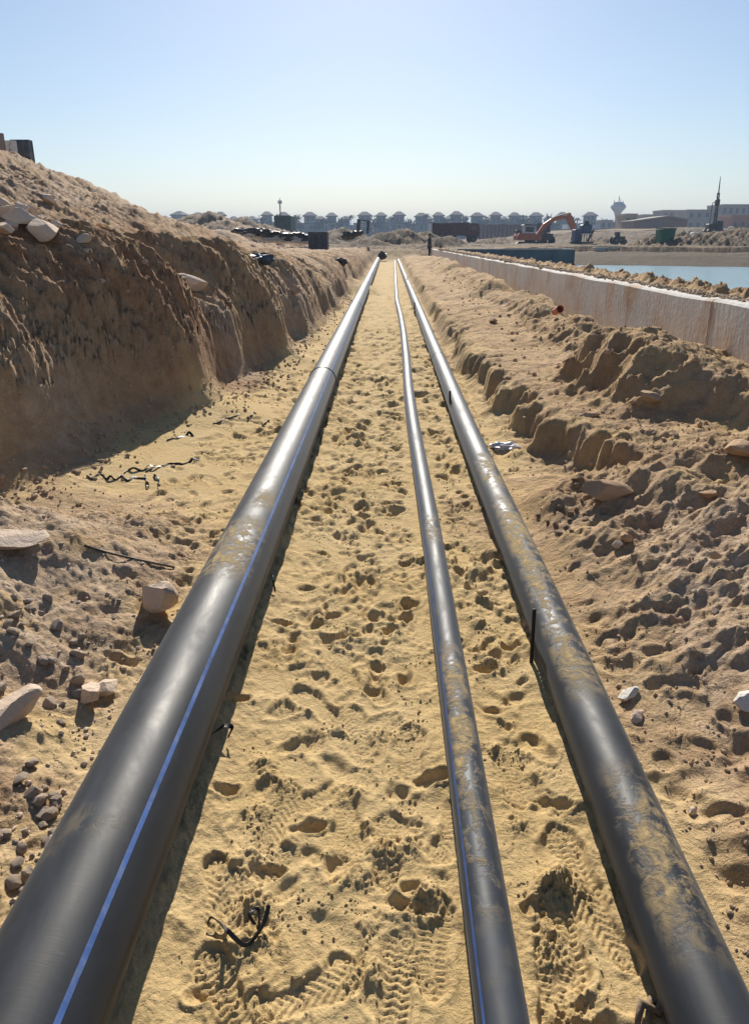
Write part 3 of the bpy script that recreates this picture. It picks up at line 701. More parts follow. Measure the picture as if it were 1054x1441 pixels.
for _ in range(30):
    y = random.uniform(7, 24); x = -random.uniform(3.2, 4 + .28 * y)
    rock('stone', x, y, random.uniform(.04, .13), ('pale rock low on the slope of the left spoil heap, near the camera' if y < 12 else 'pale rock on the far part of the left spoil heap'), 'rocks on the left spoil heap', mi=0)
for _ in range(32):
    y = random.uniform(4.6, 13); x = float(x_bank(y)) - random.uniform(.1, 1.3)
    rock('stone', x, y, random.uniform(.02, .055), 'small stone embedded in the %s of the left trench bank' % ('near face' if y < 8 else 'farther face'), 'stones embedded in the left bank', mi=random.choice((0, 2)), sink=.5)
for _ in range(18):
    y = random.uniform(5.3, 30); x = XW + TW + random.uniform(.15, .5)
    rock('stone', x, y, random.uniform(.03, .07), ('pale clod on the near part of the dirt berm behind the concrete wall' if y < 12 else 'pale clod on the far part of the dirt berm behind the concrete wall'), 'clods along the berm behind the wall', mi=random.choice((0, 2)))
for _ in range(20):
    x, y, z = atY(random.uniform(900, 1054), 340, random.uniform(76, 90))
    rock('stone', x, y, random.uniform(.15, .5), 'pale rubble block on the far bank of the basin', 'rubble blocks on the far bank', mi=random.choice((0, 2, 1)))

def crumbs(name, n, sampler, mat, s0, s1):
    V0, F0 = ICO[1]; Vs = []; Fs = []
    for k in range(n):
        x, y = sampler(); s_ = s0 * (s1 / s0) ** (random.random() ** 1.8)
        sc_ = np.array([random.uniform(.7, 1.2), random.uniform(.7, 1.2), random.uniform(.6, 1)]) * s_
        Vs.append(V0 * sc_ * (1 + .25 * np.random.default_rng(k).normal(size=(len(V0), 1)) * .6) + np.array([x, y, gz(x, y) + s_ * .25])); Fs.append(F0 + k * len(V0))
    return tag(link(name, np_mesh(name, np.concatenate(Vs), np.concatenate(Fs), False), mat), kind='stuff')
def smp_floor():
    y = .95 * math.exp(random.random() * math.log(9)); return lane() + random.gauss(0, .06), y
CL = [(lane(), .95 * math.exp(random.random() * math.log(7))) for _ in range(110)]
def smp_cl():
    c = random.choice(CL); return c[0] + random.gauss(0, .035), c[1] + random.gauss(0, .03)
crumbs('sand_crumbs', 3000, smp_cl, M_SANDC, .0014, .0065)
crumbs('sand_grit', 1500, smp_floor, M_SANDC, .0014, .006)
crumbs('pebble_scatter', 2400, lambda: (-random.uniform(.86, 2.4), 1.0 * math.exp(random.random() * math.log(4.6))), M_ROCK, .002, .011)
crumbs('earth_crumbs', 3000, lambda: (random.uniform(.82, 2.3), 1.1 * math.exp(random.random() * math.log(7))), M_EARTHC, .002, .010)
crumbs('bank_talus', 2000, lambda: (lambda y: (float(x_bank(y)) + random.gauss(.12, .16), y))(4.2 * math.exp(random.random() * math.log(5))), M_EARTHC, .004, .024)
crumbs('ridge_clods', 800, lambda: (random.gauss(1.95, .3), 4.5 * math.exp(random.random() * math.log(7))), M_CLOD, .006, .035)

V0, F0 = ICO[1]; Vs = []; Fs = []
for k in range(1500):
    y = 5.0 * math.exp(random.random() * math.log(10)); x = XW + TW - abs(random.gauss(0, .08)); s_ = random.uniform(.004, .02) * (1 + y / 12)
    Vs.append(V0 * s_ * np.array([1, 1, .7]) * (1 + .2 * np.random.default_rng(k).normal(size=(len(V0), 1))) + np.array([x, y, float(wall_top(y)) + s_ * .3])); Fs.append(F0 + k * len(V0))
tag(link('wall_top_crumbs', np_mesh('wall_top_crumbs', np.concatenate(Vs), np.concatenate(Fs), False), M_EARTHC), kind='stuff')

# ------------------------------------------------------------------ stakes
M_RUST = plain('dark_rusty_steel', (.035, .020, .014), .75, .3, .4, 30, .001)
def stake(px, py, h, lean, label, r=.0075, Y=None):
    x, y = at(px, py); x -= .03
    if Y: y = Y
    root = tag(empty('steel_stake', (x, y, gz(x, y))), label, 'stake', 'steel stakes along the right pipe')
    mb = MB(); pts = [(lean * t_, 0, -.05 + (h + .05) * t_) for t_ in (0, .25, .5, .75, 1)]
    mb.tube(pts, r, 10); mb.build('bar', M_RUST, root, smooth=True)
    mb = MB()
    for k in range(int(h / .012)):
        z = .006 + k * .012; mb.bar((lean * z / h, 0, z), (lean * z / h, .0, z + .003), r * 1.13, seg=8)
    o = mb.build('ribs', M_RUST, root); o['kind'] = 'stuff'
stake(758, 936, .235, -.006, 'tall rusty steel stake nearest the camera, throwing a long shadow')
stake(638, 587, .22, -.012, 'dark steel stake at the right pipe, second nearest', .010)
stake(585, 445, .26, .0, 'dark steel stake at the right pipe, third nearest', .013)
stake(574, 402, .26, .0, 'dark steel stake at the right pipe, farthest of the four', .014)

# ------------------------------------------------------------------ shavings and scraps
def ribbon(pts, w, mat, name, label, group=None, twist=2.0, cat='plastic strip', thick=.0012):
    P = [Vector(p) for p in pts]; Q2 = []
    n = len(P)
    for i in range(n - 1):   # catmull
        p0, p1, p2, p3 = P[max(i - 1, 0)], P[i], P[i + 1], P[min(i + 2, n - 1)]
        for k in range(6):
            t_ = k / 6
            Q2.append(.5 * ((2 * p1) + (p2 - p0) * t_ + (2 * p0 - 5 * p1 + 4 * p2 - p3) * t_ ** 2 + (3 * p1 - p0 - 3 * p2 + p3) * t_ ** 3))
    Q2.append(P[-1]); V = []; F = []; m = len(Q2)
    for i, p in enumerate(Q2):
        t_ = (Q2[min(i + 1, m - 1)] - Q2[max(i - 1, 0)]).normalized()
        s_ = t_.cross(Vector((0, 0, 1)));  s_ = s_.normalized() if s_.length > 1e-4 else Vector((1, 0, 0))
        u_ = s_.cross(t_); a = twist * math.sin(i / m * 5.1 + twist)
        wv = (s_ * math.cos(a) + u_ * math.sin(a)) * w * .5 * (1 if 0 < i < m - 1 else .3); nv = t_.cross(wv).normalized() * thick
        for c_ in (p + wv + nv, p - wv + nv, p - wv - nv, p + wv - nv): V.append(c_[:])
    for i in range(m - 1):
        for k in range(4): F.append((i * 4 + k, i * 4 + (k + 1) % 4, i * 4 + 4 + (k + 1) % 4, i * 4 + 4 + k))
    F += [(0, 1, 2, 3), (m * 4 - 1, m * 4 - 2, m * 4 - 3, m * 4 - 4)]
    return tag(link(name, np_mesh(name, V, F, False), mat), label, cat, group)
def pix_path(lst):
    out = []
    for px, py, dz in lst:
        x, y, z = on_sight(px, py + 0); out.append((x, y, z + dz))
    return out
M_SHAV = plain('black_shaving', (.014, .014, .015), .55, var=.2, scale=20)
ribbon(pix_path([(293, 1309, .012), (300, 1303, .02), (318, 1312, .01), (322, 1325, .03), (345, 1334, .008), (362, 1322, .012), (374, 1308, .03), (380, 1296, .05)]), .011, M_SHAV, 'pipe_shaving', 'curled black plastic strip lying on sand nearest the camera', twist=1.3)
ribbon(pix_path([(360, 1310, .02), (352, 1303, .035), (366, 1299, .04), (364, 1318, .012)]), .008, M_SHAV, 'pipe_shaving', 'small loop of black plastic beside the curled strip nearest the camera', twist=1.0)
ribbon(pix_path([(280, 1052, .03), (300, 1047, .035), (318, 1040, .05), (328, 1042, .045), (322, 1047, .02)]), .016, M_SHAV, 'pipe_shaving', 'black plastic strip sticking out from under the big pipe', twist=.7)
ribbon(pix_path([(386, 808, .01), (384, 822, .05), (388, 838, .01)]), .008, M_SHAV, 'pipe_shaving', 'short black strip poking up beside the big pipe', twist=.5)
def squiggle(px0, py0, px1, py1, n, label, amp=5, w=.018):
    pts = []
    for k in range(n):
        t_ = k / (n - 1); pts.append((px0 + (px1 - px0) * t_ + random.uniform(-2, 2), py0 + (py1 - py0) * t_ + random.uniform(-amp, amp), random.choice((.003, .005, .022))))
    return ribbon(pix_path(pts), w, M_SHAV, 'pipe_shaving', label, twist=random.uniform(.8, 2.2))
squiggle(124, 672, 205, 676, 14, 'long crinkled black strip at the left end of the row below the left bank', 4)
squiggle(175, 668, 280, 648, 16, 'long crinkled black strip in the middle of the row below the left bank', 3)
squiggle(206, 670, 208, 692, 5, 'forked black strip pointing down from the crinkled row', 3)
squiggle(218, 672, 226, 690, 5, 'second forked black strip right of the first, below the crinkled row', 3)
squiggle(205, 664, 222, 656, 4, 'stiff black strip rising above the crinkled row', 2)
squiggle(300, 597, 338, 586, 8, 'black strip arching at the shadow edge below the left bank', 2, .02)
squiggle(236, 619, 275, 612, 9, 'dark strip lying in the shadow at the foot of the left bank', 2, .02)
squiggle(348, 590, 362, 582, 5, 'short forked black strip in the sun by the shadow edge', 3, .022)
squiggle(370, 600, 377, 596, 5, 'tight curl of black plastic near the big pipe', 3, .03)
M_CABLE = plain('dark_cable', (.05, .04, .035), .7, dust=.5, scale=20)
pts = pix_path([(120, 774, .01), (150, 781, .012), (180, 788, .012), (215, 795, .010), (246, 801, .004)])
mb = MB(); mb.tube(pts, .006, 8); tag(mb.build('cable', M_CABLE, smooth=True), 'thin dark cable lying straight across the sand left of the big pipe', 'cable')
def crumple(name, px, py, r, asp, mat, label, cat, seed, Y=None, lift=.4, group=None):
    x, y, z = on_sight(px, py) if Y is None else (lambda q: (q[0], Y, q[2]))(atY(px, py, Y))
    V_, F_ = ICO[3]; V_ = V_.copy(); k = pn(V_[:, 0] * 2.2 + seed, V_[:, 1] * 2.2 + V_[:, 2] * 3, seed & 31); k2 = 1 - np.abs(pn(V_[:, 0] * 4 + V_[:, 2] * 3, V_[:, 1] * 4 + seed, 5)) * 2
    V_ = V_ * (1 + .5 * k + .25 * k2)[:, None] * r * np.array(asp)
    return tag(link(name, np_mesh(name, V_, F_, False), mat, loc=(x, y, z + r * asp[2] * lift), rot=(0, 0, random.uniform(-.4, .4))), label, cat, group)
M_BAG = plain('white_plastic_film', (.62, .60, .62), .35, var=.15, scale=20)
M_RAG = plain('brown_rag', (.22, .16, .10), .9, scale=40, bmp=.003)
crumple('plastic_bag', 712, 632, .07, (1.5, 1, .45), M_BAG, 'crumpled white plastic bag between the right pipe and the cut earth block', 'bag', 3)
mb = MB(); c0 = on_sight(922, 1428)
mb.tube([(c0[0] - .05, c0[1] - .03, c0[2] + .004), (c0[0] - .03, c0[1] + .012, c0[2] + .016), (c0[0] + .0, c0[1] - .008, c0[2] + .018), (c0[0] + .02, c0[1] + .02, c0[2] + .022), (c0[0] + .045, c0[1] + .03, c0[2] + .012)], [.006, .012, .009, .013, .007], 10)
mb.tube([(c0[0] - .03, c0[1] - .03, c0[2] + .006), (c0[0] - .005, c0[1] + .02, c0[2] + .014), (c0[0] + .04, c0[1] + .005, c0[2] + .016)], [.006, .010, .006], 8)
tag(mb.build('twisted_rag', M_RAG, smooth=True), 'twisted brown rag tucked under the near end of the right pipe', 'rag')
# orange pipe stub by the wall
M_ORANGE = plain('orange_plastic', (.42, .10, .03), .5, var=.2, scale=20, dust=.3)
x, y, z = atY(787, 441, 10.3)
st = tag(empty('pipe_stub', (x, y, z), .1), 'short orange-brown plastic pipe end poking from the ridge by the wall', 'pipe')
mb = MB(); mb.lathe([(.045, 0), (.045, .16), (.051, .16), (.051, .22), (.044, .22), (.04, .1), (.01, .1)], seg=20)
mb.build('pipe_wall', M_ORANGE, st, loc=(0, .2, 0), rot=(R(75), 0, 0), smooth=False)
# blue tarp, orange board, dark lumps on the left bank
M_TARP = plain('blue_tarp', (.035, .06, .09), .5, var=.4, scale=20)
crumple('tarp_scrap', 364, 371, .15, (1.4, 1, .5), M_TARP, 'crumpled dark blue tarpaulin scrap on the left bank', 'tarpaulin', 9)
M_BOARD = plain('orange_board', (.50, .27, .15), .8, scale=10, dust=.4)
x, y, z = on_sight(404, 402)
mb = MB(); mb.box((0, 0, 0), (.50, .16, .025), bevel=.004)
tag(mb.build('board', M_BOARD, loc=(x, y, z + .03), rot=(.3, .62, -.45)), 'pale orange board lying slanted on the left bank', 'board')
crumple('plastic_bag', 480, 372, .17, (1, .8, .6), M_BLACK, 'small black bag dropped on the left bank above the big pipe', 'bag', 12)
crumple('plastic_bag', 538, 360, .24, (1, .8, .9), M_BLACK, 'black bundle wrapped round the far end of the big pipe', 'bag', 13, Y=54.0, lift=0)

# ------------------------------------------------------------------ person
M_DARKCLOTH = plain('dark_cloth', (.012, .012, .016), .9, scale=6); M_TROUS = plain('charcoal_cloth', (.02, .022, .028), .9, scale=6)
M_SKIN = plain('skin', (.20, .11, .07), .6, var=.1); M_HAIR = plain('black_hair', (.008, .007, .006), .7)
def skin_mesh(name, verts, edges_, radii, mat, parent, sub=2):
    me = bpy.data.meshes.new(name); me.from_pydata(verts, edges_, [])
    o = link(name, me, mat, parent)
    md = o.modifiers.new('skin', 'SKIN'); md.use_smooth_shade = True
    for i, v in enumerate(me.skin_vertices[0].data): v.radius = radii[i] if isinstance(radii[i], tuple) else (radii[i], radii[i]); v.use_root = (i == 0)
    s_ = o.modifiers.new('sub', 'SUBSURF'); s_.levels = sub; s_.render_levels = sub
    return o
def person(loc, rz):
    root = tag(empty('person', loc, rz), 'person in dark clothes standing in profile at the far end of the concrete wall', 'person')
    J = dict(pel=(0, 0, .88), wai=(0, .0, 1.03), che=(0, .01, 1.25), nec=(0, .0, 1.40), hd0=(0, -.01, 1.50), hd1=(0, -.02, 1.60),
             sl=(-.17, 0, 1.34), el=(-.21, .02, 1.08), wl=(-.19, -.10, .90), hl=(-.185, -.13, .84),
             sr=(.17, 0, 1.34), er=(.22, .03, 1.09), wr=(.20, -.08, .88), hr=(.195, -.11, .80),
             il=(-.09, 0, .82), kl=(-.10, -.03, .46), al=(-.10, .02, .08), tl=(-.11, -.13, .03),
             ir=(.09, 0, .82), kr=(.11, .02, .46), ar=(.12, .07, .08), tr=(.13, -.08, .03))
    rad = dict(pel=.12, wai=.115, che=.135, nec=.05, hd0=.085, hd1=.09, sl=.055, el=.042, wl=.03, hl=.035, sr=.055, er=.042, wr=.03, hr=.035, il=.085, kl=.058, al=.038, tl=.035, ir=.085, kr=.058, ar=.038, tr=.035)
    ed = [('pel', 'wai'), ('wai', 'che'), ('che', 'nec'), ('nec', 'hd0'), ('hd0', 'hd1'), ('che', 'sl'), ('sl', 'el'), ('el', 'wl'), ('wl', 'hl'), ('che', 'sr'), ('sr', 'er'), ('er', 'wr'), ('wr', 'hr'), ('pel', 'il'), ('il', 'kl'), ('kl', 'al'), ('al', 'tl'), ('pel', 'ir'), ('ir', 'kr'), ('kr', 'ar'), ('ar', 'tr')]
    def sub(names, grow, nm, mat):
        ks = [k for k in J if k in names]; ix = {k: i for i, k in enumerate(ks)}
        return skin_mesh(nm, [J[k] for k in ks], [(ix[a], ix[b]) for a, b in ed if a in ix and b in ix], [rad[k] + grow for k in ks], mat, root)
    sub(set(J), 0, 'body', M_SKIN)
    sub({'pel', 'wai', 'che', 'sl', 'el', 'wl', 'sr', 'er', 'wr'}, .014, 'jacket', M_DARKCLOTH)
    sub({'pel', 'il', 'kl', 'al', 'ir', 'kr', 'ar'}, .012, 'trousers', M_TROUS)
    V_, F_ = ICO[2]; V_ = V_ * np.array([.095, .105, .09]) + np.array([0, .012, 1.60]); V_ = V_[:]
    link('hair', np_mesh('hair', V_, F_), M_HAIR, root)
    mb = MB()
    for sx_, k in ((-1, 'tl'), (1, 'tr')):
        t_ = J[k]; mb.box((t_[0], t_[1] + .08, .045), (.10, .28, .09), bevel=.02)
    mb.build('shoes', M_HAIR, root)
    return root
px_, py_, pz_ = atY(604, 362, 55.2)
person((px_, 55.2, gz(px_, 55.2)), R(70))

# ------------------------------------------------------------------ steel-blue wall at the end of the basin
M_SLATE = plain('slate_blue_concrete', (.085, .12, .14), .85, var=.25, scale=.8, dust=.25, dustcol=(.2, .18, .15))
M_PALE = plain('pale_slab', (.50, .46, .40), .85, scale=1.5, dust=.4)
bw = tag(empty('slate_wall', (8, 55.2, 0)), 'slate blue-grey quay wall closing the far left end of the water', 'wall')
xs_ = np.linspace(-4.6, 4.55, 8)
for a_, b_ in zip(xs_, xs_[1:]):
    mb = MB(); mb.box(((a_ + b_) / 2, 0, .1), (b_ - a_ - .02, .3, 1.3)); mb.build('wall_panel', M_SLATE, bw)
mb = MB(); mb.box((0, -.02, .79), (9.3, .46, .08), bevel=.01); mb.build('coping', M_PALE, bw)
mb = MB(); mb.box((4.72, 4.2, .1), (.3, 8.2, 1.3)); mb.build('return_wall', M_SLATE, bw)

# ------------------------------------------------------------------ left-hand site things
M_NAVY = plain('navy_paint', (.012, .022, .045), .5, var=.3, scale=2, dust=.35); M_TEAL = plain('teal_paint', (.045, .085, .10), .6, var=.2, scale=1.5, dust=.2)
M_TEAL2 = plain('light_teal', (.12, .19, .20), .6, var=.2, scale=1.5, dust=.2)
M_GREYP = plain('grey_panel', (.16, .14, .13), .7, scale=2, dust=.3); M_WHITEP = plain('white_panel', (.55, .56, .60), .6, var=.12, scale=2, dust=.3)
M_STEEL = plain('grey_steel', (.14, .15, .16), .5, .5, scale=3); M_GLASS = plain('dark_glass', (.02, .025, .03), .12, var=.1)
def crate(name, px0, px1, pyt, pyb, Y, depth, mat, label, cat, ribs=5, base_z=None, rz=0.0, lid=None):
    """box-shaped unit with corner posts, corrugations and a lid"""
    a, b = atY(px0, pyb, Y), atY(px1, pyb, Y); t_ = atY(px0, pyt, Y)
    w = b[0] - a[0]; h = t_[2] - a[2]; ex = a[2] - gz((a[0] + b[0]) / 2, Y + depth / 2)
    root = tag(empty(name, ((a[0] + b[0]) / 2, Y + depth / 2, a[2]), rz), label, cat)
    dn = max(ex, 0) + .1
    MB().box((0, 0, (h - dn) / 2), (w * .96, depth * .96, h + dn - .02)).build('shell', mat, root)
    for sx_ in (-1, 1):
        for sy in (-1, 1): MB().box((sx_ * (w / 2 - w * .035), sy * (depth / 2 - w * .035), (h - dn) / 2), (w * .07, w * .07, h + dn)).build('corner_post', mat, root)
    for k in range(ribs):
        x_ = (-.5 + (k + 1) / (ribs + 1)) * w * .9
        MB().box((x_, -depth / 2 + .0, h * .5), (w * .05, w * .04, h * .9)).build('rib', mat, root)
    MB().box((0, 0, h + .0), (w, depth, h * .05)).build('lid', lid or mat, root)
    return root, w, h
crate('storage_box', 18, 44, 197, 222, 27, .3, M_NAVY, 'dark navy box on top of the left spoil heap against the sky', 'box', 3)
r_, w_, h_ = crate('display_panel', 9, 25, 198, 219, 26.4, .08, M_WHITEP, 'pale panel with grey sketch marks leaning before the navy box on the heap', 'panel', 0)
mb = MB()
for a_, b_ in (((-.03, .32), (-.02, .08)), ((-.02, .3), (.05, .36)), ((0, .2), (.04, .06)), ((-.06, .1), (-.02, .2)), ((.01, .36), (.01, .42))):
    mb.bar((a_[0], -.055, a_[1]), (b_[0], -.055, b_[1]), .006, seg=4)
mb.build('sketch_marks', M_GREYP, r_)
crate('storage_box', -12, 8, 188, 219, 26, .12, M_GREYP, 'grey-brown block at the left edge, tallest on top of the spoil heap', 'box', 2)
crate('water_tank', 434, 461, 327, 349.5, 40, 1.0, M_NAVY, 'black square tank standing at the edge of the left bank', 'tank', 4)
r_, w_, h_ = crate('site_container', 387, 408, 304, 334, 90, 2.0, M_TEAL, 'tall teal site container with a lighter side, behind the plastic heap', 'container', 5)
MB().box((w_ * .72, .1, h_ / 2), (w_ * .36, 1.9, h_ * .98)).build('lighter_side', M_TEAL2, r_)  # side face of the container, in a lighter teal than its end
MB().bar((w_ * .55, -1.05, .1), (w_ * .80, -1.05, h_ * .35), .05).build('ladder_rail', M_WHITEP, r_)
x, y, z = atY(396, 334, 92)
mast = tag(empty('lamp_mast', (x, 92, z)), 'thin mast with a lamp head rising behind the teal container', 'mast')
MB().bar((0, 0, 0), (0, 0, 3.7), .07).build('pole', M_STEEL, mast); MB().box((0, 0, 3.75), (.45, .3, .35), bevel=.05).build('lamp_head', M_WHITEP, mast); MB().bar((0, 0, 3.8), (0, 0, 4.2), .03).build('spike', M_STEEL, mast)
# tipped frame
x, y, z = atY(511, 327, 60)
fr = tag(empty('open_frame', (x, 60, z), .1), 'dark open metal frame standing tilted behind the earth mounds', 'frame')
MB().box((-.34, 0, .40), (.26, .12, .95), (0, .07, 0)).build('panel', M_NAVY, fr)
MB().box((.36, 0, .34), (.17, .12, .86), (0, .07, 0)).build('post', M_NAVY, fr)
MB().box((.02, 0, .84), (.95, .12, .06), (0, .12, 0)).build('top_bar', M_NAVY, fr)
for k, (px, py, r_) in enumerate([(490, 334, .30), (499, 331, .22), (506, 329, .18)]):
    crumple('plastic_bag', px, py, r_, (1.3, .9, .7), M_BLACK, ['black bag lying largest in the dark pile below the tilted frame', 'black bag in the middle of the dark pile below the tilted frame', 'smallest black bag of the pile below the tilted frame'][k], 'bag', 40 + k, Y=52)
# plastic heap
M_WFILM = plain('dusty_white_film', (.50, .49, .47), .5, var=.2, scale=6)
spots = [(336, 326, 1, .24), (350, 331, 0, .3), (358, 328, 1, .38), (367, 334, 0, .26), (374, 330, 1, .36), (384, 331, 1, .34), (380, 337, 0, .3), (391, 335, 0, .3), (398, 339, 0, .26), (401, 333, 1, .32), (408, 337, 1, .26), (414, 336, 0, .24), (420, 339, 0, .28), (426, 337, 1, .24), (430, 341, 0, .2), (345, 328, 0, .2), (434, 333, 1, .2), (417, 331, 1, .22)]
for k, (px, py, bl, r_) in enumerate(spots):
    crumple('plastic_sheet', px, py, r_, (1.7, 1.1, .55), M_BLACK if bl else M_WFILM, ('crumpled black plastic sheet' if bl else 'crumpled dusty white plastic sheet') + ' in the rubbish heap left of the black tank', 'plastic sheet', 60 + k, Y=46, group=('black' if bl else 'white') + ' plastic sheets in the heap', lift=.2)

# ------------------------------------------------------------------ vehicles and plant
M_RED = plain('dull_red_paint', (.09, .016, .02), .55, var=.25, scale=1.2, dust=.3); M_TYRE = plain('tyre_rubber', (.02, .02, .02), .85, dust=.4)
M_EXC = plain('orange_paint', (.46, .12, .045), .5, var=.2, scale=1.5, dust=.3); M_DKST = plain('dark_machine_steel', (.04, .04, .045), .6, .2, dust=.3)
M_BLUEP = plain('blue_paint', (.035, .07, .14), .5, var=.2, scale=1.5, dust=.25); M_GREEN = plain('green_paint', (.03, .13, .07), .6, var=.2, dust=.2)
def wheel(parent, x, y, r, w=.3):
    o = MB().lathe([(r * .55, -w / 2), (r, -w / 2 + .03), (r, w / 2 - .03), (r * .55, w / 2)], seg=18).build('wheel', M_TYRE, parent, loc=(x, y, r), rot=(R(90), 0, 0), smooth=False)
    MB().lathe([(r * .25, -w / 2 - .02), (r * .52, -w / 2 + .04), (r * .52, w / 2 - .04), (r * .25, w / 2 + .02)], seg=14).build('rim', M_STEEL, o)
    return o
# dump truck, nose to the right
x, y, z = atY(640, 344.5, 110)
tk = tag(empty('dump_truck', (x, 110, gz(x, 110) - .05), R(8)), 'dark red dump truck parked side-on beyond the end of the trench', 'truck')
MB().prism([(-3.3, 1.0), (1.2, .95), (1.25, 2.55), (-2.9, 2.45), (-3.4, 2.6)], -1.15, 1.15).build('tipper_body', M_RED, tk)
for k in range(6): MB().box((-2.7 + k * .72, -1.18, 1.75), (.1, .08, 1.5)).build('side_rib', M_RED, tk)
MB().prism([(1.4, .8), (3.1, .8), (3.15, 1.6), (2.95, 2.45), (1.4, 2.5)], -1.1, 1.1).build('cab', M_RED, tk)
MB().box((2.2, -1.11, 1.95), (.9, .04, .6)).build('side_window', M_GLASS, tk)
MB().box((3.06, 0, 2.0), (.04, 1.8, .65), (0, -.22, 0)).build('windscreen', M_GLASS, tk)
MB().box((3.2, -.8, 1.05), (.06, .3, .2)).build('headlight', M_WHITEP, tk); MB().box((3.2, .8, 1.05), (.06, .3, .2)).build('headlight', M_WHITEP, tk)
MB().box((-.1, 0, .8), (6.2, .9, .25)).build('chassis', M_DKST, tk); MB().box((.6, -1.0, .65), (1.2, .3, .45)).build('fuel_tank', M_WHITEP, tk)
MB().box((-3.5, 0, 1.9), (.12, 2.2, 1.1)).build('tailgate', M_WHITEP, tk)
for wx_ in (-2.4, -1.2, 2.3):
    for wy_ in (-1, 1): wheel(tk, wx_, wy_, .5)
# excavator, boom to the right
x, y, z = atY(752, 346, 97)
EXS = (.92, .92, .82)
ex = tag(empty('excavator', (x - .6, 97, gz(x, 97) - .08), R(6)), 'orange crawler excavator with its arm bent down to the right', 'excavator')
ex.scale = EXS
for sy in (-1, 1):
    tr = MB().prism([(-1.5, .1), (-1.25, 0), (1.25, 0), (1.6, .2), (1.6, .55), (1.3, .75), (-1.3, .75), (-1.6, .5)], sy * 1.1 - .28, sy * 1.1 + .28).build('track', M_DKST, ex)
    for k in range(7): MB().lathe([(.05, -.3), (.15, -.3), (.15, .3), (.05, .3)], seg=10).build('road_wheel', M_STEEL, tr, loc=(-1.2 + k * .4, sy * 1.1, .32), rot=(R(90), 0, 0))
MB().bar((0, 0, .7), (0, 0, .95), .7, seg=20).build('slew_ring', M_DKST, ex)
MB().prism([(-1.9, .95), (1.2, .95), (1.2, 1.35), (.2, 1.9), (-1.75, 1.95), (-1.95, 1.6)], -1.15, 1.15).build('house', M_EXC, ex)
cabp = MB().prism([(-1.2, 1.9), (.3, 1.9), (.35, 2.3), (.1, 2.95), (-1.15, 2.95)], -1.15, -.15).build('cab', M_WHITEP, ex)
MB().box((-.45, -1.17, 2.45), (1.1, .04, .7)).build('window', M_GLASS, cabp)
MB().prism([(-1.35, 2.97), (.5, 2.97), (.45, 3.08), (-1.2, 3.14)], -1.25, -.05).build('cab_roof', M_DKST, ex)
MB().box((-1.5, .5, 2.15), (.7, .9, .4), bevel=.05).build('engine_cover', M_DKST, ex)
MB().prism([(.7, 1.1), (1.2, 1.15), (2.1, 2.7), (3.0, 3.55), (4.9, 4.05), (5.05, 4.35), (4.7, 4.45), (2.8, 4.1), (1.6, 3.2), (.75, 1.8)], -.22, .22).build('boom', M_EXC, ex)
MB().prism([(4.55, 4.0), (4.85, 4.75), (5.15, 4.7), (5.35, 4.1), (6.25, 2.0), (6.05, 1.7), (5.75, 1.9)], -.17, .17).build('stick', M_EXC, ex)
MB().bar((2.6, 0, 4.0), (4.75, 0, 4.62), .09).build('arm_cylinder', M_STEEL, ex); MB().bar((1.0, -.32, 1.5), (2.6, -.32, 3.2), .08).build('boom_cylinder', M_STEEL, ex); MB().bar((5.3, 0, 4.4), (6.25, 0, 2.5), .07).build('bucket_cylinder', M_STEEL, ex)
MB().prism([(5.75, 1.95), (6.3, 2.0), (6.6, 1.4), (6.5, .75), (5.95, .35), (5.3, .45), (5.6, 1.0)], -.45, .45).build('bucket', M_DKST, ex)
# dark loader cab beyond the excavator
x, y, z = atY(762, 346, 104)
ld = tag(empty('wheel_loader', (x, 104, z), R(-70)), 'dark loader half hidden behind the orange excavator', 'loader')
MB().prism([(-1.6, .7), (1.3, .7), (1.3, 1.5), (-.2, 1.6), (-1.7, 1.5)], -.8, .8).build('body', M_DKST, ld)
cb = MB().prism([(-.5, 1.6), (.8, 1.6), (.65, 2.75), (-.45, 2.75)], -.65, .65).build('cab', M_NAVY, ld); MB().box((.75, 0, 2.15), (.05, 1.0, .8), (0, -.12, 0)).build('window', M_GLASS, cb)
for wx_ in (-1, .9):
    for wy_ in (-.85, .85): wheel(ld, wx_, wy_, .6, .4)
# blue pump set
x, y, z = atY(817, 349, 84)
pm = tag(empty('pump_set', (x, 84, gz(x, 84) - .02), R(10)), 'blue skid-mounted pump with round tanks right of the excavator bucket', 'pump')
MB().box((0, 0, .15), (2.1, 1.2, .2)).build('skid', M_DKST, pm)
MB().box((-.55, 0, .85), (.8, 1.0, 1.2), bevel=.06).build('engine_housing', M_BLUEP, pm)
MB().box((.35, 0, 1.5), (1.1, .9, .9), bevel=.12).build('radiator_housing', M_BLUEP, pm)
MB().bar((.3, -.2, 1.9), (.3, -.2, 2.25), .25, seg=14).build('air_filter', M_NAVY, pm); MB().bar((.7, .1, .3), (1.3, .1, 1.4), .12).build('hose', M_DKST, pm)
for k in range(5): MB().box((-.3 + k * .28, -.62, .55), (.06, .06, .9)).build('leg', M_STEEL, pm)
MB().bar((-.45, -.62, 1.0), (.95, -.62, 1.0), .03).build('rail', M_WHITEP, pm)
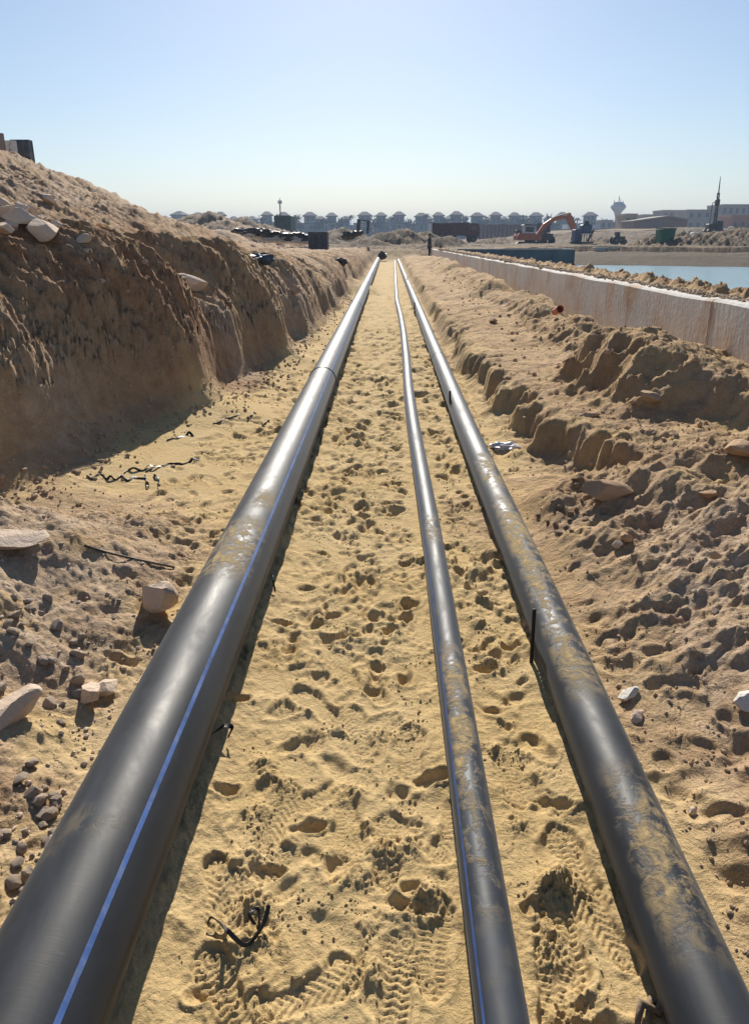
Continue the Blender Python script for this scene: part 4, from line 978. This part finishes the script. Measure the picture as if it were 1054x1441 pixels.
# low kerb slabs
def slab(px0, px1, pyt, pyb, Y, d, mat, label, cat='slab'):
    a = atY(px0, pyb, Y); b = atY(px1, pyb, Y); t_ = atY(px0, pyt, Y)
    mb = MB(); mb.box((0, 0, 0), (b[0] - a[0], d, t_[2] - a[2] + .3), bevel=.02)
    return tag(mb.build(name_slab, mat, loc=((a[0] + b[0]) / 2, Y + d / 2, (t_[2] + a[2]) / 2 - .15)), label, cat)
name_slab = 'concrete_slab'
slab(631, 677, 344.5, 347, 80, 1.5, plain('grey_slab', (.16, .16, .15), .85, scale=1), 'flat grey concrete slab lying in front of the red truck')
slab(836, 888, 348, 356, 64, 3.0, M_PALE, 'long pale concrete slab on the far shore of the basin')
slab(893, 902, 351, 357, 64, 1.0, M_WHITEP, 'small white block at the right end of the pale slab')
# little dark vehicle parts on the far shore
x, y, z = atY(870, 341, 100)
v_ = tag(empty('small_tractor', (x, 100, gz(x, 100) - .03), R(5)), 'small dark tractor low on the embankment beyond the pale slab', 'tractor')
MB().box((0, 0, .75), (1.4, .7, .4), bevel=.05).build('body', M_DKST, v_); MB().prism([(-.5, .95), (0, .95), (-.05, 1.45), (-.5, 1.45)], -.3, .3).build('seat', M_DKST, v_)
wheel(v_, -.5, -.45, .5, .25); wheel(v_, -.5, .45, .5, .25); wheel(v_, .6, -.4, .3, .2); wheel(v_, .6, .4, .3, .2)
# green skip
x, y, z = atY(935, 339, 71)
gs = tag(empty('green_skip', (x, 71, gz(x, 71) - .05)), 'green ribbed skip standing on the rubble beyond the water', 'skip')
MB().prism([(-.55, 0), (.5, 0), (.68, 1.25), (-.72, 1.1)], -.6, .6).build('body', M_GREEN, gs)
for k in range(4): MB().box((-.45 + k * .3, -.62, .6), (.06, .06, 1.1)).build('rib', M_GREEN, gs)
MB().box((0, 0, 1.22), (1.45, 1.3, .07)).build('rim', M_GREEN, gs)
# drilling rig
x, y, z = atY(1003, 327, 100)
rg = tag(empty('drilling_rig', (x, 100, max(z, gz(x, 100)) - .05), 0), 'tall dark drilling rig with a leaning mast on the rubble mound', 'drilling rig')
rg.scale = (.9, .9, .87)
for sy in (-1, 1): MB().prism([(-1.0, .05), (.9, 0), (1.1, .25), (.9, .5), (-1.0, .5), (-1.15, .25)], sy * .7 - .2, sy * .7 + .2).build('track', M_DKST, rg)
MB().box((-.2, 0, .85), (1.5, 1.1, .65), bevel=.05).build('engine_house', M_DKST, rg)
MB().prism([(.1, .5), (.95, .5), (.9, 1.5), (.2, 1.6)], -.7, .0).build('cab', M_NAVY, rg)
def lattice(a, b, w, n, parent, nm, mat):
    a, b = Vector(a), Vector(b); mb = MB(); ax = Vector((w / 2, 0, 0)); ay = Vector((0, w / 2, 0))
    cs = [ax + ay, ax - ay, -ax - ay, -ax + ay]
    for c_ in cs: mb.bar(a + c_, b + c_ * .7, .045, seg=5)
    for k in range(n):
        p, q = a.lerp(b, k / n), a.lerp(b, (k + 1) / n)
        for i in range(4): mb.bar(p + cs[i], q + cs[(i + 1) % 4] * .9, .025, seg=4)
    return mb.build(nm, mat, parent)
lattice((-.0, -.2, .8), (-.12, -.2, 5.2), .30, 9, rg, 'lower_mast', M_DKST)
MB().bar((-.11, -.2, 5.0), (-.17, -.2, 7.0), .10, .05).build('upper_mast', M_DKST, rg); MB().bar((-.17, -.2, 6.95), (-.18, -.2, 7.3), .04).build('mast_tip', M_DKST, rg)
MB().bar((-.75, -.2, .6), (-.72, -.2, 3.9), .05).build('drill_rod', M_DKST, rg); MB().bar((-.75, -.2, 3.9), (-.1, -.2, 4.2), .05).build('winch_boom', M_DKST, rg); MB().box((-.1, -.2, 4.0), (.6, .4, .8), bevel=.08).build('drill_head', M_DKST, rg)
MB().bar((-.6, -.2, 3.9), (-.1, -.2, 4.4), .03).build('cable', M_DKST, rg)
slab(982, 1020, 327, 329, 96, 2.0, M_PALE, 'thin pale platform under the drilling rig on the rubble mound', 'platform')

# ------------------------------------------------------------------ buildings
M_VW = plain('villa_wall', (.20, .19, .175), .9, var=.1, scale=.3); M_VR = plain('villa_roof', (.11, .09, .08), .9, var=.15, scale=.5); M_WIN = plain('villa_window', (.05, .055, .065), .3)
def villa_proto(v):
    root = empty('villa')
    wb, wt, hb_, ht = [(5.2, 2.9, 6.6, 9.6), (5.6, 3.3, 6.2, 9.2), (5.0, 2.7, 7.0, 9.9)][v]
    MB().box((0, 0, hb_ / 2), (wb * 2 * .92, 8, hb_)).build('lower_wall', M_VW, root)
    MB().box((0, 0, hb_ + .2), (wb * 2 * .96, 8.6, .4)).build('cornice', M_VR, root)
    MB().box(([-.8, .9, 0][v], 0, ht / 2 + .2), (wt * 2, 6.6, ht)).build('tower_wall', M_VW, root)
    for (cx_, z0, hw, hd, rise) in (([-.8, .9, 0][v], ht + .2, wt + .9, 4.2, 1.9),):
        bm = bmesh.new()
        vs = [bm.verts.new(p) for p in ((cx_ - hw, -hd, z0), (cx_ + hw, -hd, z0), (cx_ + hw, hd, z0), (cx_ - hw, hd, z0), (cx_ - hw, -hd, z0 + .3), (cx_ + hw, -hd, z0 + .3), (cx_ + hw, hd, z0 + .3), (cx_ - hw, hd, z0 + .3), (cx_ - hw * .3, 0, z0 + rise), (cx_ + hw * .3, 0, z0 + rise))]
        for f in ((0, 1, 2, 3), (0, 1, 5, 4), (1, 2, 6, 5), (2, 3, 7, 6), (3, 0, 4, 7), (4, 5, 9, 8), (5, 6, 9), (6, 7, 8, 9), (7, 4, 8)): bm.faces.new([vs[i] for i in f])
        bmesh.ops.recalc_face_normals(bm, faces=bm.faces); me = bpy.data.meshes.new('roof'); bm.to_mesh(me); bm.free(); link('roof', me, M_VR, root)
    for fx_, fz in ((-3.4, 2), (0, 2), (3.4, 2), (-3.6, 5), (3.6, 5), ([-.8, .9, 0][v] - 1.1, 8.3), ([-.8, .9, 0][v] + 1.1, 8.3), ([-.8, .9, 0][v], 5)):
        yy = -4.03 if fz < 7 and abs(fx_) > .1 or fz < 4 else -3.34
        if fz == 5 and abs(fx_) < 2: yy = -4.03
        MB().box((fx_, yy, fz), (1.3, .1, 1.7)).build('window', M_WIN, root)
    return root
protos = [villa_proto(k) for k in range(3)]; used = [False] * 3
ORD = 'first second third fourth fifth sixth seventh eighth ninth tenth eleventh twelfth thirteenth fourteenth fifteenth sixteenth seventeenth eighteenth nineteenth twentieth'.split()
vx = [257, 279, 312, 332, 346, 377, 402, 434.5, 467, 488, 511, 536, 563, 590, 616, 643, 668, 696, 724, 750, 770, 791, 825.5, 234, 358, 450, 550, 603, 630, 708, 738, 682]
small = {488, 346, 332, 682, 770, 234, 358, 450, 550, 603, 630, 708, 738}
fr_ = sorted(p for p in vx if p not in small); bk_ = sorted(small)
for k, px in enumerate(vx):
    v = k % 3
    if not used[v]: o = protos[v]; used[v] = True
    else: o = copy_tree(protos[v])
    Y = 395 + (k * 37 % 23); sc_ = .86
    if px in small: Y += 45; sc_ = .80
    x, y, z = atY(px, 326, Y); o.location = (x, Y, .5); o.scale = (sc_, 1, {0: 1.1, 1: 1.12, 2: 1.06}[v] * (.93 if px in small else 1.0)); o.rotation_euler = (0, 0, R((k * 29 % 30) - 15))
    if px in small: tag(o, 'small hazy villa set back in the gaps of the far row, %s from the left' % ORD[bk_.index(px)], 'villa', 'villas set back in the far row')
    else: tag(o, 'hip-roofed villa at the front of the far row, %s from the left' % ORD[fr_.index(px)], 'villa', 'hip-roofed villas in the far row')
# boundary wall before the villas
M_BW = plain('boundary_wall', (.23, .21, .20), .9, var=.1, scale=.2)
bwl = tag(empty('boundary_wall', (0, 330, .6)), 'long plain grey boundary wall running before the far villas', 'wall')
x0 = atY(215, 330, 330)[0]; x1 = atY(845, 330, 330)[0]; n = 24
for k in range(n):
    a_ = x0 + (x1 - x0) * k / n; b_ = x0 + (x1 - x0) * (k + 1) / n
    MB().box(((a_ + b_) / 2, 0, 1.4), (b_ - a_ - .3, .3, 3.0)).build('wall_panel', M_BW, bwl)
    MB().box((b_, 0, 1.5), (.45, .5, 3.3)).build('post', M_BW, bwl)
def block(name, px0, px1, pyt, Y, depth, mat, label, floors=3, nw=4, rz=0.0, par=True, cat='building', wmat=None, gz0=.6):
    a = atY(px0, pyt, Y); b = atY(px1, pyt, Y); w = b[0] - a[0]; h = a[2] - gz0
    root = tag(empty(name, ((a[0] + b[0]) / 2, Y + depth / 2, gz0), rz), label, cat)
    MB().box((0, 0, h / 2), (w, depth, h)).build('wall', mat, root)
    if par: MB().box((0, 0, h + .15), (w + .3, depth + .3, .5)).build('parapet', mat, root)
    for f in range(floors):
        for k in range(nw):
            zz = h * (f + .55) / floors; xx = (-.5 + (k + .5) / nw) * w
            wd_ = MB().box((xx, -depth / 2 - .02, zz), (w / nw * .42, .12, h / floors * .45)).build('window', wmat or M_WIN, root)
            MB().box((xx, -depth / 2 - .12, zz - h / floors * .26), (w / nw * .6, .3, .15)).build('sill', mat, wd_)
    return root, w, h
M_AP = plain('apartment_wall', (.33, .29, .24), .9, var=.1, scale=.3); M_AP2 = plain('beige_wall', (.40, .31, .22), .9, var=.12, scale=.3); M_HALL = plain('brown_hall', (.23, .155, .125), .9, var=.12, scale=.3); M_PINK = plain('pinkish_wall', (.36, .20, .14), .9, var=.1, scale=.3)
block('apartment_block', 1016, 1060, 289, 300, 14, M_AP, 'tall apartment block at the right edge behind the drilling rig', 3, 5)
block('apartment_block', 968, 1012, 296.5, 290, 12, M_AP, 'flat-roofed apartment block directly left of the drilling rig mast', 3, 4)
block('apartment_block', 933, 965, 297, 310, 12, M_AP, 'apartment block rising behind the brown hall roof', 3, 4)
block('apartment_block', 905, 934, 303, 330, 12, M_AP, 'low apartment block between the water tower and its taller neighbours', 2, 4)
block('brick_house', 1030, 1062, 305, 200, 8, M_PINK, 'reddish low building at the right edge before the tall block', 1, 3)
block('beige_house', 880, 896, 303, 195, 8, M_AP2, 'narrow beige house with one window beside the brown hall', 2, 2)
block('grey_house', 845, 862, 311, 320, 8, M_AP, 'small grey house left of the water tower stem', 2, 2)
block('grey_house', 869, 882, 313, 320, 8, M_AP, 'small grey house right of the water tower stem', 2, 2)
a = atY(893, 305, 185); b = atY(968, 305, 185)
hl = tag(empty('brown_hall', ((a[0] + b[0]) / 2, 190, .6)), 'wide windowless brown hall with a shallow gable beyond the basin', 'hall')
w = b[0] - a[0]; hh = a[2] - .6
MB().prism([(-w / 2, 0), (w / 2, 0), (w / 2, hh - .7), (w * .12, hh), (-w / 2, hh - 1.0)], -5, 5).build('wall', M_HALL, hl)
MB().prism([(-w / 2 - .3, hh - 1.05), (w * .12, hh), (w / 2 + .3, hh - .75), (w / 2 + .3, hh - .5), (w * .12, hh + .25), (-w / 2 - .3, hh - .8)], -5.4, 5.4).build('roof', M_AP, hl)
def long_wall(name, px0, px1, pyt, Y, mat, label, n, h=3.2, cat='wall'):
    a = atY(px0, pyt, Y); b = atY(px1, pyt, Y); root = tag(empty(name, (a[0], Y, a[2] - h)), label, cat); w = (b[0] - a[0]) / n
    for k in range(n): MB().box((w * (k + .5), 0, h / 2), (w - .06, .3, h)).build('wall_panel', mat, root)
    return root
long_wall('site_wall', 800, 884, 322, 200, M_AP2, 'long beige wall on the embankment left of the brown hall', 14, 4.5)
long_wall('site_wall', 672, 738, 316, 170, plain('mauve_hoarding', (.22, .155, .145), .9, var=.12, scale=.3), 'dull mauve hoarding standing behind the red truck and the excavator', 12, 5.0)
slab(798, 842, 316, 321, 260, 8, M_WHITEP, 'long low pale-roofed shed under the last villas on the right', 'shed')
long_wall('site_wall', 968, 1054, 320, 150, M_AP, 'grey-beige wall running behind the drilling rig', 12, 2.5)
# water tower
x, y, z = atY(867.5, 312, 600)
M_TOW = plain('tower_concrete', (.30, .28, .26), .9, var=.08, scale=.1)
wt_ = tag(empty('water_tower', (x, 600, .6)), 'mushroom-shaped concrete water tower with antennas on the horizon', 'water tower')
zt = lambda py: atY(867, py, 600)[2] - .6
MB().lathe([(1.8, 0), (1.6, zt(306)), (2.0, zt(303)), (2.6, zt(299))], seg=20).build('stem', M_TOW, wt_)
MB().lathe([(2.6, zt(299)), (4.6, zt(294.5)), (5.6, zt(291.5)), (5.3, zt(289.5)), (3.6, zt(286)), (3.2, zt(284.5)), (1.2, zt(284))], seg=24).build('bowl', M_TOW, wt_)
for dx, t_ in ((0, 276), (-3.4, 281.5), (3.2, 282.5), (1.3, 280)): MB().bar((dx, 0, zt(287.5)), (dx, 0, zt(t_)), .3 if dx == 0 else .22).build('antenna', M_DKST, wt_)
# palms among the villas
M_PALM = plain('palm_green', (.06, .09, .05), .8, var=.3, scale=.6); M_BARK = plain('palm_bark', (.12, .09, .07), .9)
def palm(px, pyt, Y, k):
    a = atY(px, pyt, Y); root = tag(empty('palm_tree', (a[0], Y, .5)), 'hazy palm tree standing among the far villas', 'palm', 'palm trees among the far villas')
    h = a[2] - .5 - .6
    MB().tube([(0, 0, 0), (.15, 0, h * .5), (.05, 0, h)], [.32, .24, .2], 7).build('trunk', M_BARK, root)
    mb = MB()
    for i in range(16):
        an = i * 2.4; up = .9 - 1.2 * (i / 16); L = 2.2
        p = [Vector((0.05, 0, h)) + Vector((math.cos(an) * L * t_, math.sin(an) * L * t_, up * L * t_ - 1.5 * t_ * t_)) for t_ in (0, .35, .7, 1)]
        for q0, q1, wd_ in zip(p, p[1:], (.35, .45, .25)):
            s_ = Vector((-math.sin(an), math.cos(an), 0)) * wd_
            f = [mb.bm.verts.new(v) for v in (q0 - s_ * .7, q0 + s_ * .7, q1 + s_, q1 - s_)]; mb.bm.faces.new(f)
    mb.build('crown', M_PALM, root)
for k, (px, pyt) in enumerate([(494, 302), (455, 306), (390, 303), (655, 303), (735, 302), (600, 300), (552, 304), (420, 304), (812, 306), (784, 305)]): palm(px, pyt, 385, k)

M_LEAF = plain('tree_green', (.045, .06, .035), .9, var=.3, scale=.5)
def tree(px, pyt, Y, k):
    a = atY(px, pyt, Y); h = a[2] - .5; root = tag(empty('tree', (a[0], Y, .5)), 'dark bushy tree filling a gap in the far villa row, %s from the left' % ORD[k], 'tree', 'trees between the far villas')
    MB().tube([(0, 0, 0), (.1, 0, h * .35), (0, 0, h * .6)], [.3, .22, .12], 6).build('trunk', M_BARK, root)
    g = np.random.default_rng(k + 5); V = []; F = []
    for c_ in range(9):
        c0 = np.array([g.normal() * 1.5, g.normal() * 1.2, h * .66 + g.normal() * h * .13])
        for q in range(34):
            p = c0 + g.normal(size=3) * .7; d1 = g.normal(size=3) * .42; d2 = g.normal(size=3) * .42
            V += [p - d1, p + d2, p + d1]; F.append((len(V) - 3, len(V) - 2, len(V) - 1))
    link('crown', np_mesh('crown', V, F, False), M_LEAF, root)
for k, (px, pyt) in enumerate([(243, 304), (268, 306), (323, 306), (365, 305), (392, 304), (418, 306), (450, 305), (478, 306), (523, 307), (576, 307), (630, 306), (656, 305), (683, 306), (711, 306), (738, 305), (760, 307), (780, 306), (808, 308), (838, 309), (850, 309)]): tree(px, pyt, 372 + k % 5, k)

# ------------------------------------------------------------------ haze
m, t, b = node_mat('haze'); t.nodes.remove(b)
pv = t.nodes.new('ShaderNodeVolumePrincipled'); pv.inputs['Density'].default_value = .0007; pv.inputs['Color'].default_value = (.56, .74, 1, 1); pv.inputs['Anisotropy'].default_value = 0.0
t.links.new(pv.outputs[0], t.nodes['Material Output'].inputs['Volume'])
hz = MB().box((0, 1690, 20.2), (14800, 3420, 45.6)).build('haze', m); tag(hz, kind='stuff')
